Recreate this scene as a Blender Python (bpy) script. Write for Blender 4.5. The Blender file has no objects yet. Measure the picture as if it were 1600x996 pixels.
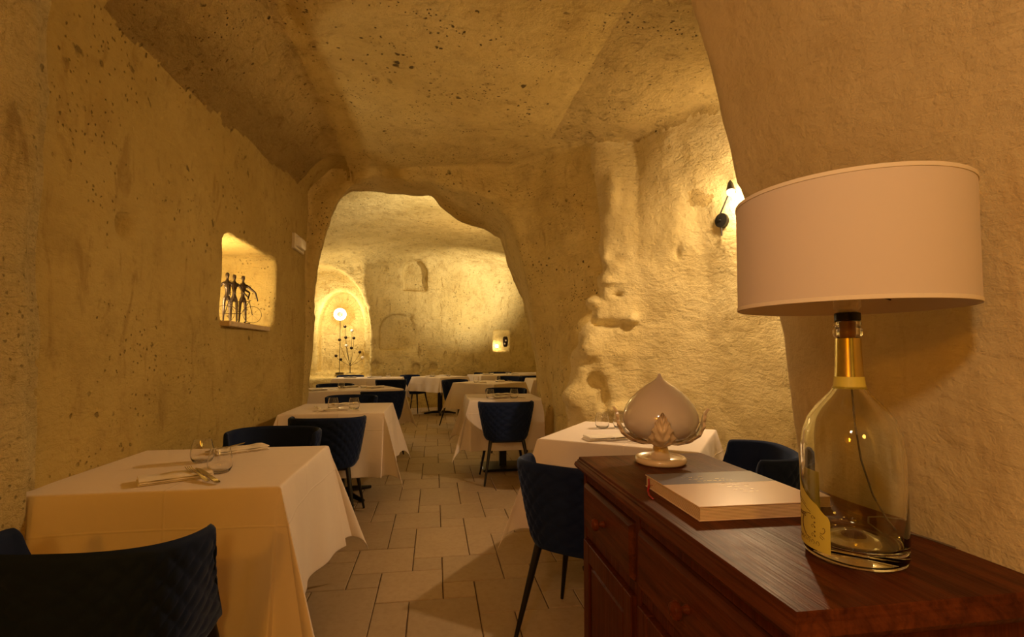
import bpy, bmesh, math, random
import numpy as np
from mathutils import Vector, Matrix
random.seed(7); rng = np.random.RandomState(11)
R = math.radians
C = bpy.context.scene.collection

# ------------------------------------------------------------------ camera
F = 780.0; HC = 1.24; PITCH = R(2.5); YAW = math.atan(121 / F); SH = 20.0
cam = bpy.data.cameras.new('camera'); cam_o = bpy.data.objects.new('camera', cam); C.objects.link(cam_o)
cam.sensor_width = 36; cam.lens = F / 1600 * 36; cam.shift_y = SH / 1600; cam.clip_start = 0.02
cam_o.location = (0, 0, HC); cam_o.rotation_euler = (R(90) + PITCH, 0, -YAW)
bpy.context.scene.camera = cam_o
# ------------------------------------------------------------------ world, view
w = bpy.data.worlds.new('world'); bpy.context.scene.world = w; w.use_nodes = True
w.node_tree.nodes['Background'].inputs[0].default_value = (1, .6, .25, 1)
w.node_tree.nodes['Background'].inputs[1].default_value = 0.004
vs = bpy.context.scene.view_settings
vs.view_transform = 'Standard'; vs.look = 'None'; vs.gamma = 1; vs.use_curve_mapping = False; vs.exposure = 0.33

def point_light(name, loc, power, color, size=.05):
    l = bpy.data.lights.new(name, 'POINT'); l.energy = power; l.color = color; l.shadow_soft_size = size
    o = bpy.data.objects.new(name, l); o.location = loc; C.objects.link(o); return o
def spot_light(name, loc, target, power, color, angle, blend=.6, size=.05):
    l = bpy.data.lights.new(name, 'SPOT'); l.energy = power; l.color = color; l.shadow_soft_size = size
    l.spot_size = R(angle); l.spot_blend = blend
    o = bpy.data.objects.new(name, l); o.location = loc; C.objects.link(o)
    o.rotation_euler = (Vector(target) - Vector(loc)).to_track_quat('-Z', 'Y').to_euler(); return o
AMB = (1, .47, .10); WARM = (1, .60, .22); PALE = (1, .685, .37)
# front room, from behind the camera: unseen amber lamp, plus two added fill lights
spot_light('sideboard_fill_spot', (-.45, -.55, 2.05), (1.0, 1.25, 1.25), 27, (1, .73, .46), 88, .9, .07)  # added fill spot near the camera, brightens sideboard, shade and right wall
point_light('left_amber_lamp', (-1.0, -.9, 1.75), 22, (1, .34, .012), .08)
point_light('front_room_fill', (.2, -1.6, 2.0), 35, (1, .50, .075), .15)  # added amber fill without a fixture, lifts ceiling, pillar and cloth front
# the bay wall lamp (placed at the sconce's head further down)
spot_light('sconce_spot', (2.02, 3.22, 2.30), (.2, 2.6, .3), 66, PALE, 168, 1.0, .03)
point_light('sconce_glow', (2.02, 3.22, 2.30), 20, PALE, .05)
# back room
spot_light('back_room_wall_spot', (2.15, 9.6, 2.0), (.75, 11.9, 2.95), 300, (1, .82, .58), 75, .8, .05)
spot_light('back_room_vault_spot', (.3, 6.5, 2.3), (-.5, 9.2, 3.6), 170, (1, .82, .58), 110, .9, .06)
point_light('back_room_lamp', (.4, 8.6, 2.6), 12, (1, .58, .2), .2)
point_light('alcove_bulb', (-2.08, 11.05, 2.10), 36, (1, .82, .56), .05)
point_light('wall_niche_bulb', (-1.66, 3.78, 1.60), 20, (1, .80, .50), .02)
point_light('back_niche_bulb', (1.50, 12.1, 1.40), .25, (1, .68, .34), .02)

# ------------------------------------------------------------------ node helpers
class N:
    def __init__(s, name):
        m = bpy.data.materials.new(name); m.use_nodes = True; s.m = m; s.t = m.node_tree
        s.b = s.t.nodes['Principled BSDF']; s.b.inputs['Roughness'].default_value = .8
    def n(s, typ, **k):
        q = s.t.nodes.new('ShaderNode' + typ)
        for a, v in k.items(): setattr(q, a, v)
        return q
    def l(s, a, b): s.t.links.new(a, b)
    def coord(s, kind='Object', scale=(1, 1, 1), rot=(0, 0, 0)):
        tc = s.n('TexCoord'); mp = s.n('Mapping'); mp.inputs['Scale'].default_value = scale; mp.inputs['Rotation'].default_value = rot
        s.l(tc.outputs[kind], mp.inputs['Vector']); return mp.outputs[0]
    def noise(s, vec, scale, detail=6, rough=.6, dist=0):
        q = s.n('TexNoise'); q.inputs['Scale'].default_value = scale; q.inputs['Detail'].default_value = detail
        q.inputs['Roughness'].default_value = rough; q.inputs['Distortion'].default_value = dist
        s.l(vec, q.inputs['Vector']); return q.outputs['Fac']
    def ramp(s, fac, stops):
        q = s.n('ValToRGB'); e = q.color_ramp.elements
        while len(e) < len(stops): e.new(.5)
        for i, (p, c) in enumerate(stops):
            e[i].position = p; e[i].color = (*c, 1) if len(c) == 3 else c
        s.l(fac, q.inputs[0]); return q.outputs[0]
    def mix(s, fac, a, b, mode='MIX'):
        q = s.n('Mix', data_type='RGBA', blend_type=mode)
        for i, v in ((0, fac), (6, a), (7, b)):
            if hasattr(v, 'links'): s.l(v, q.inputs[i])
            elif isinstance(v, (int, float)): q.inputs[i].default_value = v
            else: q.inputs[i].default_value = (*v, 1)
        return q.outputs[2]
    def math(s, op, a, b=0.0, c=None):
        q = s.n('Math', operation=op)
        for i, v in enumerate((a, b) if c is None else (a, b, c)):
            if hasattr(v, 'links'): s.l(v, q.inputs[i])
            else: q.inputs[i].default_value = v
        return q.outputs[0]
    def bump(s, h, strength=.5, dist=.01, prev=None):
        q = s.n('Bump'); q.inputs['Strength'].default_value = strength; q.inputs['Distance'].default_value = dist
        s.l(h, q.inputs['Height'])
        if prev is not None: s.l(prev, q.inputs['Normal'])
        return q.outputs[0]
    def set(s, **k):
        for a, v in k.items():
            i = s.b.inputs[a.replace('_', ' ')]
            if hasattr(v, 'links'): s.l(v, i)
            elif isinstance(v, tuple) and len(v) == 3 and i.type == 'RGBA': i.default_value = (*v, 1)
            else: i.default_value = v
        return s.m
def flat(name, col, rough=.6, metal=0, **k):
    n = N(name); return n.set(Base_Color=col, Roughness=rough, Metallic=metal, **k)

def rock_mat(name, base, dark, rough_amt, scale=1.0, pits=1.0, streak=.3, fine=1.0, band=False):
    n = N(name); v = n.coord('Object')
    big = n.noise(v, .9 * scale, 5, .6); mid = n.noise(v, 4.5 * scale, 8, .65); fin = n.noise(v, 26 * scale, 8, .7)
    col = n.mix(n.ramp(big, [(.35, (0, 0, 0)), (.68, (1, 1, 1))]), base, tuple(b * q for b, q in zip(base, (.82, .78, .66))))
    col = n.mix(n.ramp(mid, [(.50, (0, 0, 0)), (.72, (streak,) * 3)]), col, dark)
    col = n.mix(n.ramp(fin, [(.54, (0, 0, 0)), (.70, (streak * .8,) * 3)]), col, dark)
    vs_ = n.coord('Object', (3, 3, 1.1)); st = n.noise(vs_, 3.2, 7, .65, .6)
    col = n.mix(n.ramp(st, [(.57, (0, 0, 0)), (.68, (min(1, streak * 1.5),) * 3)]), col, dark)
    pit = None
    for scl, th, lo in ((6.5, .14, .53), (15, .17, .51), (31, .20, .48)):
        vo = n.n('TexVoronoi'); vo.inputs['Scale'].default_value = scl; dv = n.n('VectorMath', operation='MULTIPLY_ADD'); nz = n.n('TexNoise'); nz.inputs['Scale'].default_value = scl * 2.2; nz.inputs['Detail'].default_value = 3; n.l(v, nz.inputs['Vector']); n.l(nz.outputs['Color'], dv.inputs[0]); dv.inputs[1].default_value = (.5 / scl,) * 3; n.l(v, dv.inputs[2]); n.l(dv.outputs[0], vo.inputs['Vector'])
        wob = n.math('ADD', vo.outputs['Distance'], n.math('MULTIPLY', n.math('SUBTRACT', mid, .5), .18))
        q = n.math('MULTIPLY', n.ramp(wob, [(th * .6, (1, 1, 1)), (th, (0, 0, 0))]), n.ramp(n.noise(v, 1.4 + scl * .06, 3, .5), [(lo + .03, (0, 0, 0)), (lo + .09, (pits,) * 3)]))
        pit = q if pit is None else n.math('MAXIMUM', pit, q)
    col = n.mix(pit, col, tuple(d * .28 for d in dark))
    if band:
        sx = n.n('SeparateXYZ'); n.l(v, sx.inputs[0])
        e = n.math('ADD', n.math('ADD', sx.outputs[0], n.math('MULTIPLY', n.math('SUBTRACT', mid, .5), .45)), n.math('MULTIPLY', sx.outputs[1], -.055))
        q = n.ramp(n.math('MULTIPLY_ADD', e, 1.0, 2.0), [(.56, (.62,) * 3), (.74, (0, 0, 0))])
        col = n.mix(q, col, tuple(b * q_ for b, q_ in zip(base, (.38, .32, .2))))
    tv = n.coord('Object', (1, 1, 2.6), (0, .35, 0)); tool = n.noise(tv, 9 * scale, 5, .6, .8)
    nb = n.bump(mid, 1.0 * rough_amt, .06)
    nb = n.bump(tool, .9 * rough_amt, .022, nb)
    nb = n.bump(fin, .8 * rough_amt * fine, .012, nb)
    nb = n.bump(n.math('MULTIPLY', pit, -1.0), .9, .015, nb)
    return n.set(Base_Color=col, Roughness=.92, Normal=nb, Specular_IOR_Level=.15)
TUFA = (.75, .58, .25); TDARK = (.36, .24, .085)
M = {}
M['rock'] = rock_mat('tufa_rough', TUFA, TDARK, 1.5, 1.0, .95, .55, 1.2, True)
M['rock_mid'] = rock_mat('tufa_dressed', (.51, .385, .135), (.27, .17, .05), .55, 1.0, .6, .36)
M['rock_arch'] = rock_mat('tufa_arch', (.72, .57, .24), TDARK, .8, 1.0, .9, .42)
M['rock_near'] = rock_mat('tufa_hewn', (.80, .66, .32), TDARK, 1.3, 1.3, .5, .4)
M['rock_bay'] = rock_mat('tufa_pale', (.80, .68, .37), (.46, .33, .12), .75, 1.2, .2, .28)
M['rock_back'] = rock_mat('tufa_back_room', (.78, .63, .27), (.36, .23, .065), 1.1, .9, .8, .50)
M['rock_smooth'] = rock_mat('tufa_plastered', (.76, .64, .38), (.50, .36, .17), .32, 1.3, .0, .22)

def cloth_mat():
    n = N('table_linen'); v = n.coord('Object')
    sx = n.n('SeparateXYZ'); n.l(v, sx.inputs[0])
    def line(o, at, wd):
        a = n.math('ABSOLUTE', n.math('SUBTRACT', o, at)); q = n.n('MapRange', interpolation_type='SMOOTHSTEP')
        q.inputs[1].default_value = 0; q.inputs[2].default_value = wd; q.inputs[3].default_value = 1; q.inputs[4].default_value = 0
        n.l(a, q.inputs[0]); return q.outputs[0]
    h = n.math('MAXIMUM', line(sx.outputs[0], .05, .006), line(sx.outputs[1], -.04, .006))
    h = n.math('MAXIMUM', h, line(sx.outputs[2], -.13, .006))
    nb = n.bump(h, .35, .004); nb = n.bump(n.noise(v, 5, 3, .5), .25, .02, nb)
    return n.set(Base_Color=(.80, .71, .66), Roughness=.85, Normal=nb, Sheen_Weight=.15, Specular_IOR_Level=.2)
M['cloth'] = cloth_mat()
M['napkin'] = flat('napkin_linen', (.84, .78, .70), .9)
def velvet():
    n = N('navy_velvet'); v = n.coord('Object')
    c = n.mix(n.noise(v, 7, 4, .6), (.004, .0095, .038), (.009, .020, .080))
    return n.set(Base_Color=c, Roughness=.75, Sheen_Weight=.30, Sheen_Roughness=.35, Sheen_Tint=(.35, .5, .9), Specular_IOR_Level=.15)
M['velvet'] = velvet()
M['black'] = flat('black_metal', (.012, .011, .010), .38, .4)
M['steel'] = flat('cutlery_steel', (.62, .58, .52), .18, 1.0)
def glass(name, col, ior=1.45, rough=0.0):
    n = N(name); return n.set(Base_Color=col, Roughness=rough, Transmission_Weight=1.0, IOR=ior)
M['glass'] = glass('clear_glass', (1, 1, 1))
M['bottle'] = glass('pale_bottle_glass', (.97, .985, .90), 1.48)
def wood(name, a, b, rough=.28, axis=1):
    n = N(name)
    sc = [14, 14, 14]; sc[axis] = 1.1
    v = n.coord('Object', tuple(sc)); g = n.noise(v, 1.6, 8, .62, 1.4)
    sc2 = [70, 70, 70]; sc2[axis] = 2.0
    v2 = n.coord('Object', tuple(sc2)); g2 = n.noise(v2, 1.5, 4, .6)
    col = n.mix(n.ramp(g, [(.3, (0, 0, 0)), (.68, (1, 1, 1))]), a, b)
    col = n.mix(n.ramp(g2, [(.45, (0, 0, 0)), (.75, (.5, .5, .5))]), col, tuple(x * .45 for x in a))
    vk = n.coord('Object', (1, 1, 1)); vo = n.n('TexVoronoi'); vo.inputs['Scale'].default_value = 4.2; n.l(vk, vo.inputs['Vector'])
    kn = n.ramp(vo.outputs['Distance'], [(.035, (1, 1, 1)), (.075, (0, 0, 0))])
    col = n.mix(n.math('MULTIPLY', kn, .8), col, tuple(x * .3 for x in a))
    nb = n.bump(g2, .35, .003)
    rr = n.ramp(n.noise(n.coord('Object'), 6, 4, .6), [(.3, (rough * .9,) * 3), (.7, (rough * 1.3,) * 3)])
    return n.set(Base_Color=col, Roughness=rr, Normal=nb, Specular_IOR_Level=.06)
M['wood'] = wood('stained_pine_top', (.050, .013, .005), (.14, .038, .011), .36, 1)
M['wood_v'] = wood('stained_pine_upright', (.050, .010, .0035), (.12, .028, .008), .34, 2)
M['wood_x'] = wood('stained_pine_end', (.070, .015, .005), (.15, .036, .010), .28, 0)
M['ceramic'] = flat('cream_glazed_ceramic', (.66, .60, .58), .12, 0, Coat_Weight=.8, Coat_Roughness=.05)
M['ceramic_leaf'] = flat('ivory_glazed_ceramic', (.72, .58, .42), .25, 0, Coat_Weight=.5, Coat_Roughness=.1)
M['shade'] = flat('lampshade_cotton', (.69, .60, .53), .9, 0, Sheen_Weight=.1)
M['shade_in'] = flat('lampshade_lining', (.8, .72, .6), .9)
M['foil'] = flat('gold_foil', (.60, .47, .14), .22, 1.0)
M['label'] = flat('yellow_paper_label', (.62, .52, .08), .6)
M['ink'] = flat('brown_ink', (.10, .05, .01), .7)
M['paper'] = flat('page_edges', (.80, .64, .42), .85)
M['cover'] = flat('glossy_cream_cover', (.70, .52, .38), .28, 0, Specular_IOR_Level=.3)
M['cover_blue'] = flat('glossy_blue_grey_cover', (.17, .18, .27), .24, 0, Specular_IOR_Level=.4)
M['silver'] = flat('silver_print', (.85, .80, .72), .2, 1.0)
M['ribbon'] = flat('red_ribbon', (.30, .01, .015), .6)
M['bronze'] = flat('dark_bronze', (.035, .022, .012), .38, .8)
M['plastic'] = flat('cream_plastic', (.72, .64, .48), .45)
M['opal'] = flat('opal_diffuser', (.80, .74, .62), .35)
M['cork'] = flat('cork', (.30, .12, .04), .8)
M['cable'] = flat('grey_cable', (.16, .13, .10), .5)
M['slab'] = rock_mat('shelf_stone', (.70, .56, .36), TDARK, .15, 2.0, .3, .2)
def emit(name, col, s):
    n = N(name); return n.set(Base_Color=(0, 0, 0), Emission_Color=col, Emission_Strength=s)
M['bulb'] = emit('lit_bulb', (1, .80, .50), 40)
M['bulb_soft'] = emit('lit_bulb_large', (1, .74, .40), 30)
M['bulb_off'] = flat('white_bulb', (.7, .62, .5), .3)
def tile_mat():
    n = N('floor_tile_stoneware'); v = n.coord('Object')
    oi = n.n('ObjectInfo')
    mp = n.n('VectorMath', operation='ADD'); n.l(v, mp.inputs[0]); n.l(oi.outputs['Location'], mp.inputs[1])
    a = n.noise(mp.outputs[0], 5, 6, .65); b = n.noise(mp.outputs[0], 30, 5, .7)
    c = n.mix(a, (.36, .26, .165), (.46, .35, .23))
    c = n.mix(n.ramp(b, [(.45, (0, 0, 0)), (.8, (.45, .45, .45))]), c, (.25, .17, .09))
    k = n.math('MULTIPLY_ADD', oi.outputs['Random'], .16, .90)
    cc = n.n('VectorMath', operation='SCALE'); n.l(c, cc.inputs[0]); n.l(k, cc.inputs['Scale'])
    nb = n.bump(a, .25, .004); nb = n.bump(b, .2, .002, nb)
    return n.set(Base_Color=cc.outputs[0], Roughness=.55, Normal=nb)
M['tile'] = tile_mat()
M['grout'] = flat('dark_grout', (.10, .065, .035), .95)

# ------------------------------------------------------------------ mesh helpers
class MB:
    def __init__(s): s.v = []; s.f = []
    def add(s, v, f):
        o = len(s.v); s.v += [tuple(p) for p in v]; s.f += [tuple(i + o for i in q) for q in f]; return s
    def loft(s, rings, closed=True, cap0=True, cap1=True):
        n = len(rings[0]); v = [p for r in rings for p in r]; f = []
        for a in range(len(rings) - 1):
            for i in range(n if closed else n - 1):
                j = (i + 1) % n; f.append((a * n + i, a * n + j, (a + 1) * n + j, (a + 1) * n + i))
        if cap0: f.append(tuple(reversed(range(n))))
        if cap1: f.append(tuple((len(rings) - 1) * n + i for i in range(n)))
        return s.add(v, f)
    def box(s, x0, x1, y0, y1, z0, z1, b=0.0):
        if b <= 0:
            r = [[(x0, y0, z), (x1, y0, z), (x1, y1, z), (x0, y1, z)] for z in (z0, z1)]
            return s.loft(r)
        def ring(i, z):
            xs0, xs1, ys0, ys1 = x0 + i, x1 - i, y0 + i, y1 - i; c = max(b - i, b * .25)
            return [(xs0 + c, ys0, z), (xs1 - c, ys0, z), (xs1, ys0 + c, z), (xs1, ys1 - c, z), (xs1 - c, ys1, z), (xs0 + c, ys1, z), (xs0, ys1 - c, z), (xs0, ys0 + c, z)]
        return s.loft([ring(b, z0), ring(0, z0 + b), ring(0, z1 - b), ring(b, z1)])
    def lathe(s, prof, seg=32, c=(0, 0, 0), cap0=True, cap1=True):
        rings = [[(c[0] + r * math.cos(2 * math.pi * i / seg), c[1] + r * math.sin(2 * math.pi * i / seg), c[2] + z) for i in range(seg)] for r, z in prof]
        return s.loft(rings, True, cap0, cap1)
    def tube(s, pts, rad, seg=8, cap=True):
        pts = [Vector(p) for p in pts]; n = len(pts)
        if not isinstance(rad, (list, tuple)): rad = [rad] * n
        rings = []; up = None
        for i in range(n):
            d = (pts[min(i + 1, n - 1)] - pts[max(i - 1, 0)]).normalized()
            if up is None: up = Vector((0, 0, 1)) if abs(d.z) < .9 else Vector((1, 0, 0))
            a = d.cross(up).normalized(); up = a.cross(d).normalized()
            rings.append([tuple(pts[i] + (a * math.cos(t) + up * math.sin(t)) * rad[i]) for t in [2 * math.pi * k / seg for k in range(seg)]])
        return s.loft(rings, True, cap, cap)
    def sphere(s, c, r, seg=12, sc=(1, 1, 1)):
        rings = []
        for i in range(1, seg // 2):
            t = math.pi * i / (seg // 2); rings.append([(c[0] + r * sc[0] * math.sin(t) * math.cos(p), c[1] + r * sc[1] * math.sin(t) * math.sin(p), c[2] - r * sc[2] * math.cos(t)) for p in [2 * math.pi * k / seg for k in range(seg)]])
        return s.loft(rings)
    def mesh(s, name, mat, smooth=True, angle=40):
        me = bpy.data.meshes.new(name); me.from_pydata(s.v, [], s.f); me.update()
        bm = bmesh.new(); bm.from_mesh(me); bmesh.ops.recalc_face_normals(bm, faces=bm.faces); bm.to_mesh(me); bm.free()
        me.materials.append(mat)
        if smooth:
            me.polygons.foreach_set('use_smooth', [True] * len(me.polygons))
            me.set_sharp_from_angle(angle=R(angle))
        return me
    def build(s, name, mat, parent=None, smooth=True, angle=40):
        o = bpy.data.objects.new(name, s.mesh(name, mat, smooth, angle)); C.objects.link(o)
        if parent: o.parent = parent
        return o
def link(name, me, parent=None, loc=(0, 0, 0), rz=0):
    o = bpy.data.objects.new(name, me); C.objects.link(o); o.location = loc; o.rotation_euler = (0, 0, rz)
    if parent: o.parent = parent
    return o
def tag(o, label, cat, group=None):
    o['label'] = label; o['category'] = cat
    if group: o['group'] = group
    return o
def empty(name, loc, rz=0):
    o = bpy.data.objects.new(name, None); o.empty_display_size = .1; C.objects.link(o); o.location = loc; o.rotation_euler = (0, 0, rz); return o
def copy_tree(o, parent=None):
    c = o.copy(); C.objects.link(c); c.parent = parent
    for ch in list(o.children): copy_tree(ch, c)
    return c

# ------------------------------------------------------------------ the cave: a distance field, meshed by surface nets
ax = np.arange(-3.7, 3.4, .034); ay = np.concatenate([np.arange(-3.0, 1.0, .07), np.arange(1.0, 6.2, .032), np.arange(6.2, 13.9, .058)])
az = np.arange(-.12, 4.1, .034)
NX, NY, NZ = len(ax), len(ay), len(az)
def poly_sdf(poly, X, Y):
    P = np.array(poly, float); d = np.full(X.shape, 1e9); ins = np.zeros(X.shape, bool)
    for i in range(len(P)):
        a = P[i]; b = P[(i + 1) % len(P)]; e = b - a
        wx = X - a[0]; wy = Y - a[1]; t = np.clip((wx * e[0] + wy * e[1]) / (e @ e), 0, 1)
        d = np.minimum(d, (wx - e[0] * t) ** 2 + (wy - e[1] * t) ** 2)
        c = ((a[1] <= Y) != (b[1] <= Y)); 
        with np.errstate(divide='ignore', invalid='ignore'): xi = a[0] + (Y - a[1]) / (e[1] if e[1] != 0 else 1e-9) * e[0]
        ins ^= c & (X < xi)
    d = np.sqrt(d); return np.where(ins, -d, d)
def smin(a, b, k):
    h = np.clip(.5 + .5 * (b - a) / k, 0, 1); return b + (a - b) * h - k * h * (1 - h)
def smax(a, b, k): return -smin(-a, -b, k)
def vnoise(scale, seed):
    r = np.random.RandomState(seed); s = [int(np.ceil((A[-1] - A[0]) / scale)) + 3 for A in (ax, ay, az)]
    g = r.rand(*s).astype(np.float32) * 2 - 1
    for axis, A in enumerate((ax, ay, az)):
        t = (A - A[0]) / scale; i = t.astype(int); fr = (t - i).astype(np.float32); fr = fr * fr * (3 - 2 * fr)
        sh = [1, 1, 1]; sh[axis] = -1; fr = fr.reshape(sh)
        g = np.take(g, i, axis) * (1 - fr) + np.take(g, i + 1, axis) * fr
    return g
X2, Y2 = np.meshgrid(ax, ay, indexing='ij')
# plan outline of the front room at six heights: (x right wall near, x edge, pillar bay x, arch right x, left shift)
LV = [0, .9, 1.4, 1.8, 2.4, 3.1]
XE = [1.15, 1.145, 1.09, .955, .81, .63]; XN = [.965, .965, .955, .90, .77, .52]
PB = [1.20, 1.14, 1.27, 1.47, 1.50, 1.40]; AR = [1.12, 1.10, 1.06, 1.00, .93, .80]
BX = [2.30, 2.34, 2.38, 2.38, 2.28, 2.0]
layers = []
for k in range(6):
    lx = -1.40 + .03 * (k > 2)
    layers.append([(-1.34, -3.6), (-1.345, 1.5), (-1.325, 1.86), (-1.40, 1.95), (-1.405, 3.4), (-1.36, 4.6), (-1.325, 5.45),
                   (-1.0, 5.45), (0.0, 5.1), (AR[k] - .02, 4.98), (AR[k] + .04, 4.9), (PB[k] - .04, 4.32), (PB[k], 4.2), (PB[k] + .12, 4.13), (1.75, 4.1), (BX[k] - .18, 3.75), (BX[k], 3.2), (BX[k], 2.4), (BX[k] - .2, 1.9),
                   (1.7, 1.62), (XE[k] + .12, 1.54), (XE[k], 1.45), ((XE[k] + XN[k]) / 2 - .02, 1.12), (XN[k], .75), (XN[k], 0.0), (XN[k] + .15, -3.6)])
S2 = [poly_sdf(p, X2, Y2).astype(np.float32) for p in layers]
Zc = 2.58 + .055 * np.clip(Y2, 0, 6) + 1.05 * (X2 + 1.38)
top = 3.10 + .02 * np.clip(Y2, 0, 5) + .05 * np.sin(X2 * 1.7 + Y2 * .9) - .12 * np.clip(X2 - 1.1, 0, 2)
Zc = smin(Zc, top, .07).astype(np.float32)
zz = az.astype(np.float32)
fr = np.empty((NX, NY, NZ), np.float32)
for k, z in enumerate(zz):
    i = min(max(int(np.searchsorted(LV, z, 'right')) - 1, 0), 4); t = np.clip((z - LV[i]) / (LV[i + 1] - LV[i]), 0, 1.3)
    fr[:, :, k] = smax(S2[i] * (1 - t) + S2[i + 1] * t, z - Zc, .045)
# tunnel under the arch
A0 = [(1.14, -.3), (1.09, .42), (1.04, 1.06), (.985, 1.45), (.955, 1.7), (.945, 1.96), (.88, 2.21), (.77, 2.58), (.62, 2.81), (.38, 2.925), (.06, 2.975), (-.25, 3.03), (-.45, 3.09), (-.68, 3.10), (-.88, 3.0), (-1.03, 2.76), (-1.13, 2.45), (-1.21, 2.0), (-1.275, 1.3), (-1.30, .7), (-1.33, -.3)]
A1 = [(1.27, -.3), (1.24, .4), (1.17, 1.25), (1.09, 1.63), (1.01, 1.89), (.90, 2.12), (.785, 2.38), (.745, 2.585), (.56, 2.69), (.29, 2.78), (.07, 2.94), (-.05, 3.07), (-.22, 3.065), (-.44, 3.085), (-.75, 3.11), (-.96, 3.10), (-1.08, 3.0), (-1.17, 2.82), (-1.24, 2.52), (-1.34, 1.7), (-1.42, -.3)]
XZ = np.meshgrid(ax, az, indexing='ij')
T0 = poly_sdf(A0, *XZ).astype(np.float32); T1 = poly_sdf(A1, *XZ).astype(np.float32)
yf = (5.35 - .42 * np.clip((ax + 1.2) / 1.6, 0, 1)).astype(np.float32)
YY = ay.astype(np.float32)
tt = np.clip((YY[None, :] - yf[:, None]) / (5.75 - yf[:, None]), 0, 1)
tun = T0[:, None, :] * (1 - tt[:, :, None]) + T1[:, None, :] * tt[:, :, None]
tun = smax(tun, (np.maximum(4.6 - YY, YY - 6.05)).astype(np.float32)[None, :, None], .02)
# back room
B = [[(-1.5, 5.85), (-3.1, 6.6), (-3.3, 9.6), (-2.9, 10.95), (-2.3, 11.15), (-1.62, 11.25), (-1.42, 11.18), (-1.28, 11.3), (-.9, 11.45), (.6, 11.75), (1.9, 12.5), (2.9, 12.7), (2.95, 9), (2.6, 6.6), (1.5, 5.85)],
     [(-1.4, 5.85), (-2.6, 6.6), (-2.8, 9.6), (-2.6, 10.9), (-2.2, 11.1), (-1.75, 11.2), (-1.5, 11.05), (-1.3, 11.25), (-.9, 11.35), (.6, 11.6), (1.9, 12.1), (2.5, 12.2), (2.6, 9), (2.2, 6.6), (1.3, 5.85)]]
Sb = [poly_sdf(p, X2, Y2).astype(np.float32) for p in B]
ZcB = (3.62 - .02 * (Y2 - 6) ** 1.4 * (Y2 > 6).astype(float) - .10 * np.abs(X2 + .1) ** 1.6).astype(np.float32) if False else (3.60 - .035 * np.clip(Y2 - 7, 0, 9) - .07 * np.abs(X2 + .1) ** 1.7).astype(np.float32)
bk = np.empty_like(fr)
for k, z in enumerate(zz):
    t = np.clip((z - 1.6) / 1.4, 0, 1); bk[:, :, k] = smax(Sb[0] * (1 - t) + Sb[1] * t, z - ZcB, .5)
f = smin(smin(fr, tun, .07), bk, .06); del fr, bk, tun
def sample(p):
    p = np.asarray(p, float); idx = []; fr_ = []
    for A, q in zip((ax, ay, az), p.T):
        i = np.clip(np.searchsorted(A, q) - 1, 0, len(A) - 2); idx.append(i); fr_.append((q - A[i]) / (A[i + 1] - A[i]))
    o = 0
    for a in (0, 1):
        for b in (0, 1):
            for c in (0, 1):
                o = o + f[idx[0] + a, idx[1] + b, idx[2] + c] * (fr_[0] if a else 1 - fr_[0]) * (fr_[1] if b else 1 - fr_[1]) * (fr_[2] if c else 1 - fr_[2])
    return o
fwd = np.array([math.sin(YAW) * math.cos(PITCH), math.cos(YAW) * math.cos(PITCH), math.sin(PITCH)])
rgt = np.array([math.cos(YAW), -math.sin(YAW), 0]); upv = np.cross(rgt, fwd)
def march(o, d, tmax=14.5):
    """first rock surface met from point o in direction d"""
    t = np.arange(.15, tmax, .01); p = np.array(o)[None] + t[:, None] * np.array(d)[None]
    ok = np.all((p > [ax[0], ay[0], az[0]]) & (p < [ax[-1], ay[-1], az[-1]]), 1); v = np.where(ok, sample(np.clip(p, [ax[0], ay[0], az[0]], [ax[-1] - .001, ay[-1] - .001, az[-1] - .001])), 1)
    i = int(np.argmax(v > 0)); return p[i]
def sight(px, py):
    d = fwd + rgt * (px - 800) / F + upv * (498 + SH - py) / F; return march((0, 0, HC), d)
def ball(c, r, carve=True, sc=(1, 1, 1), k=.02):
    sl = tuple(slice(max(int(np.searchsorted(A, q - r * s - .15)), 0), int(np.searchsorted(A, q + r * s + .15))) for A, q, s in zip((ax, ay, az), c, sc))
    g = np.sqrt(((ax[sl[0]] - c[0]) / sc[0])[:, None, None] ** 2 + ((ay[sl[1]] - c[1]) / sc[1])[None, :, None] ** 2 + ((az[sl[2]] - c[2]) / sc[2])[None, None, :] ** 2) - r
    f[sl] = smin(f[sl], g, k) if carve else smax(f[sl], -g, k)
def carve_box(x0, x1, y0, y1, z0, z1, k=.03, arch=0, rnd=.03):
    m = .2; sl = tuple(slice(int(np.searchsorted(A, a - m)), int(np.searchsorted(A, b + m))) for A, a, b in zip((ax, ay, az), (x0, y0, z0), (x1, y1, z1)))
    x = ax[sl[0]][:, None, None]; y = ay[sl[1]][None, :, None]; z = az[sl[2]][None, None, :]
    qx = np.abs(x - (x0 + x1) / 2) - (x1 - x0) / 2 + rnd; qy = np.abs(y - (y0 + y1) / 2) - (y1 - y0) / 2 + rnd; qz = np.abs(z - (z0 + z1) / 2) - (z1 - z0) / 2 + rnd
    g = np.sqrt(np.maximum(qx, 0) ** 2 + np.maximum(qy, 0) ** 2 + np.maximum(qz, 0) ** 2) + np.minimum(np.maximum(np.maximum(qx, qy), qz), 0) - rnd
    f[sl] = smin(f[sl], g, k)
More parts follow.
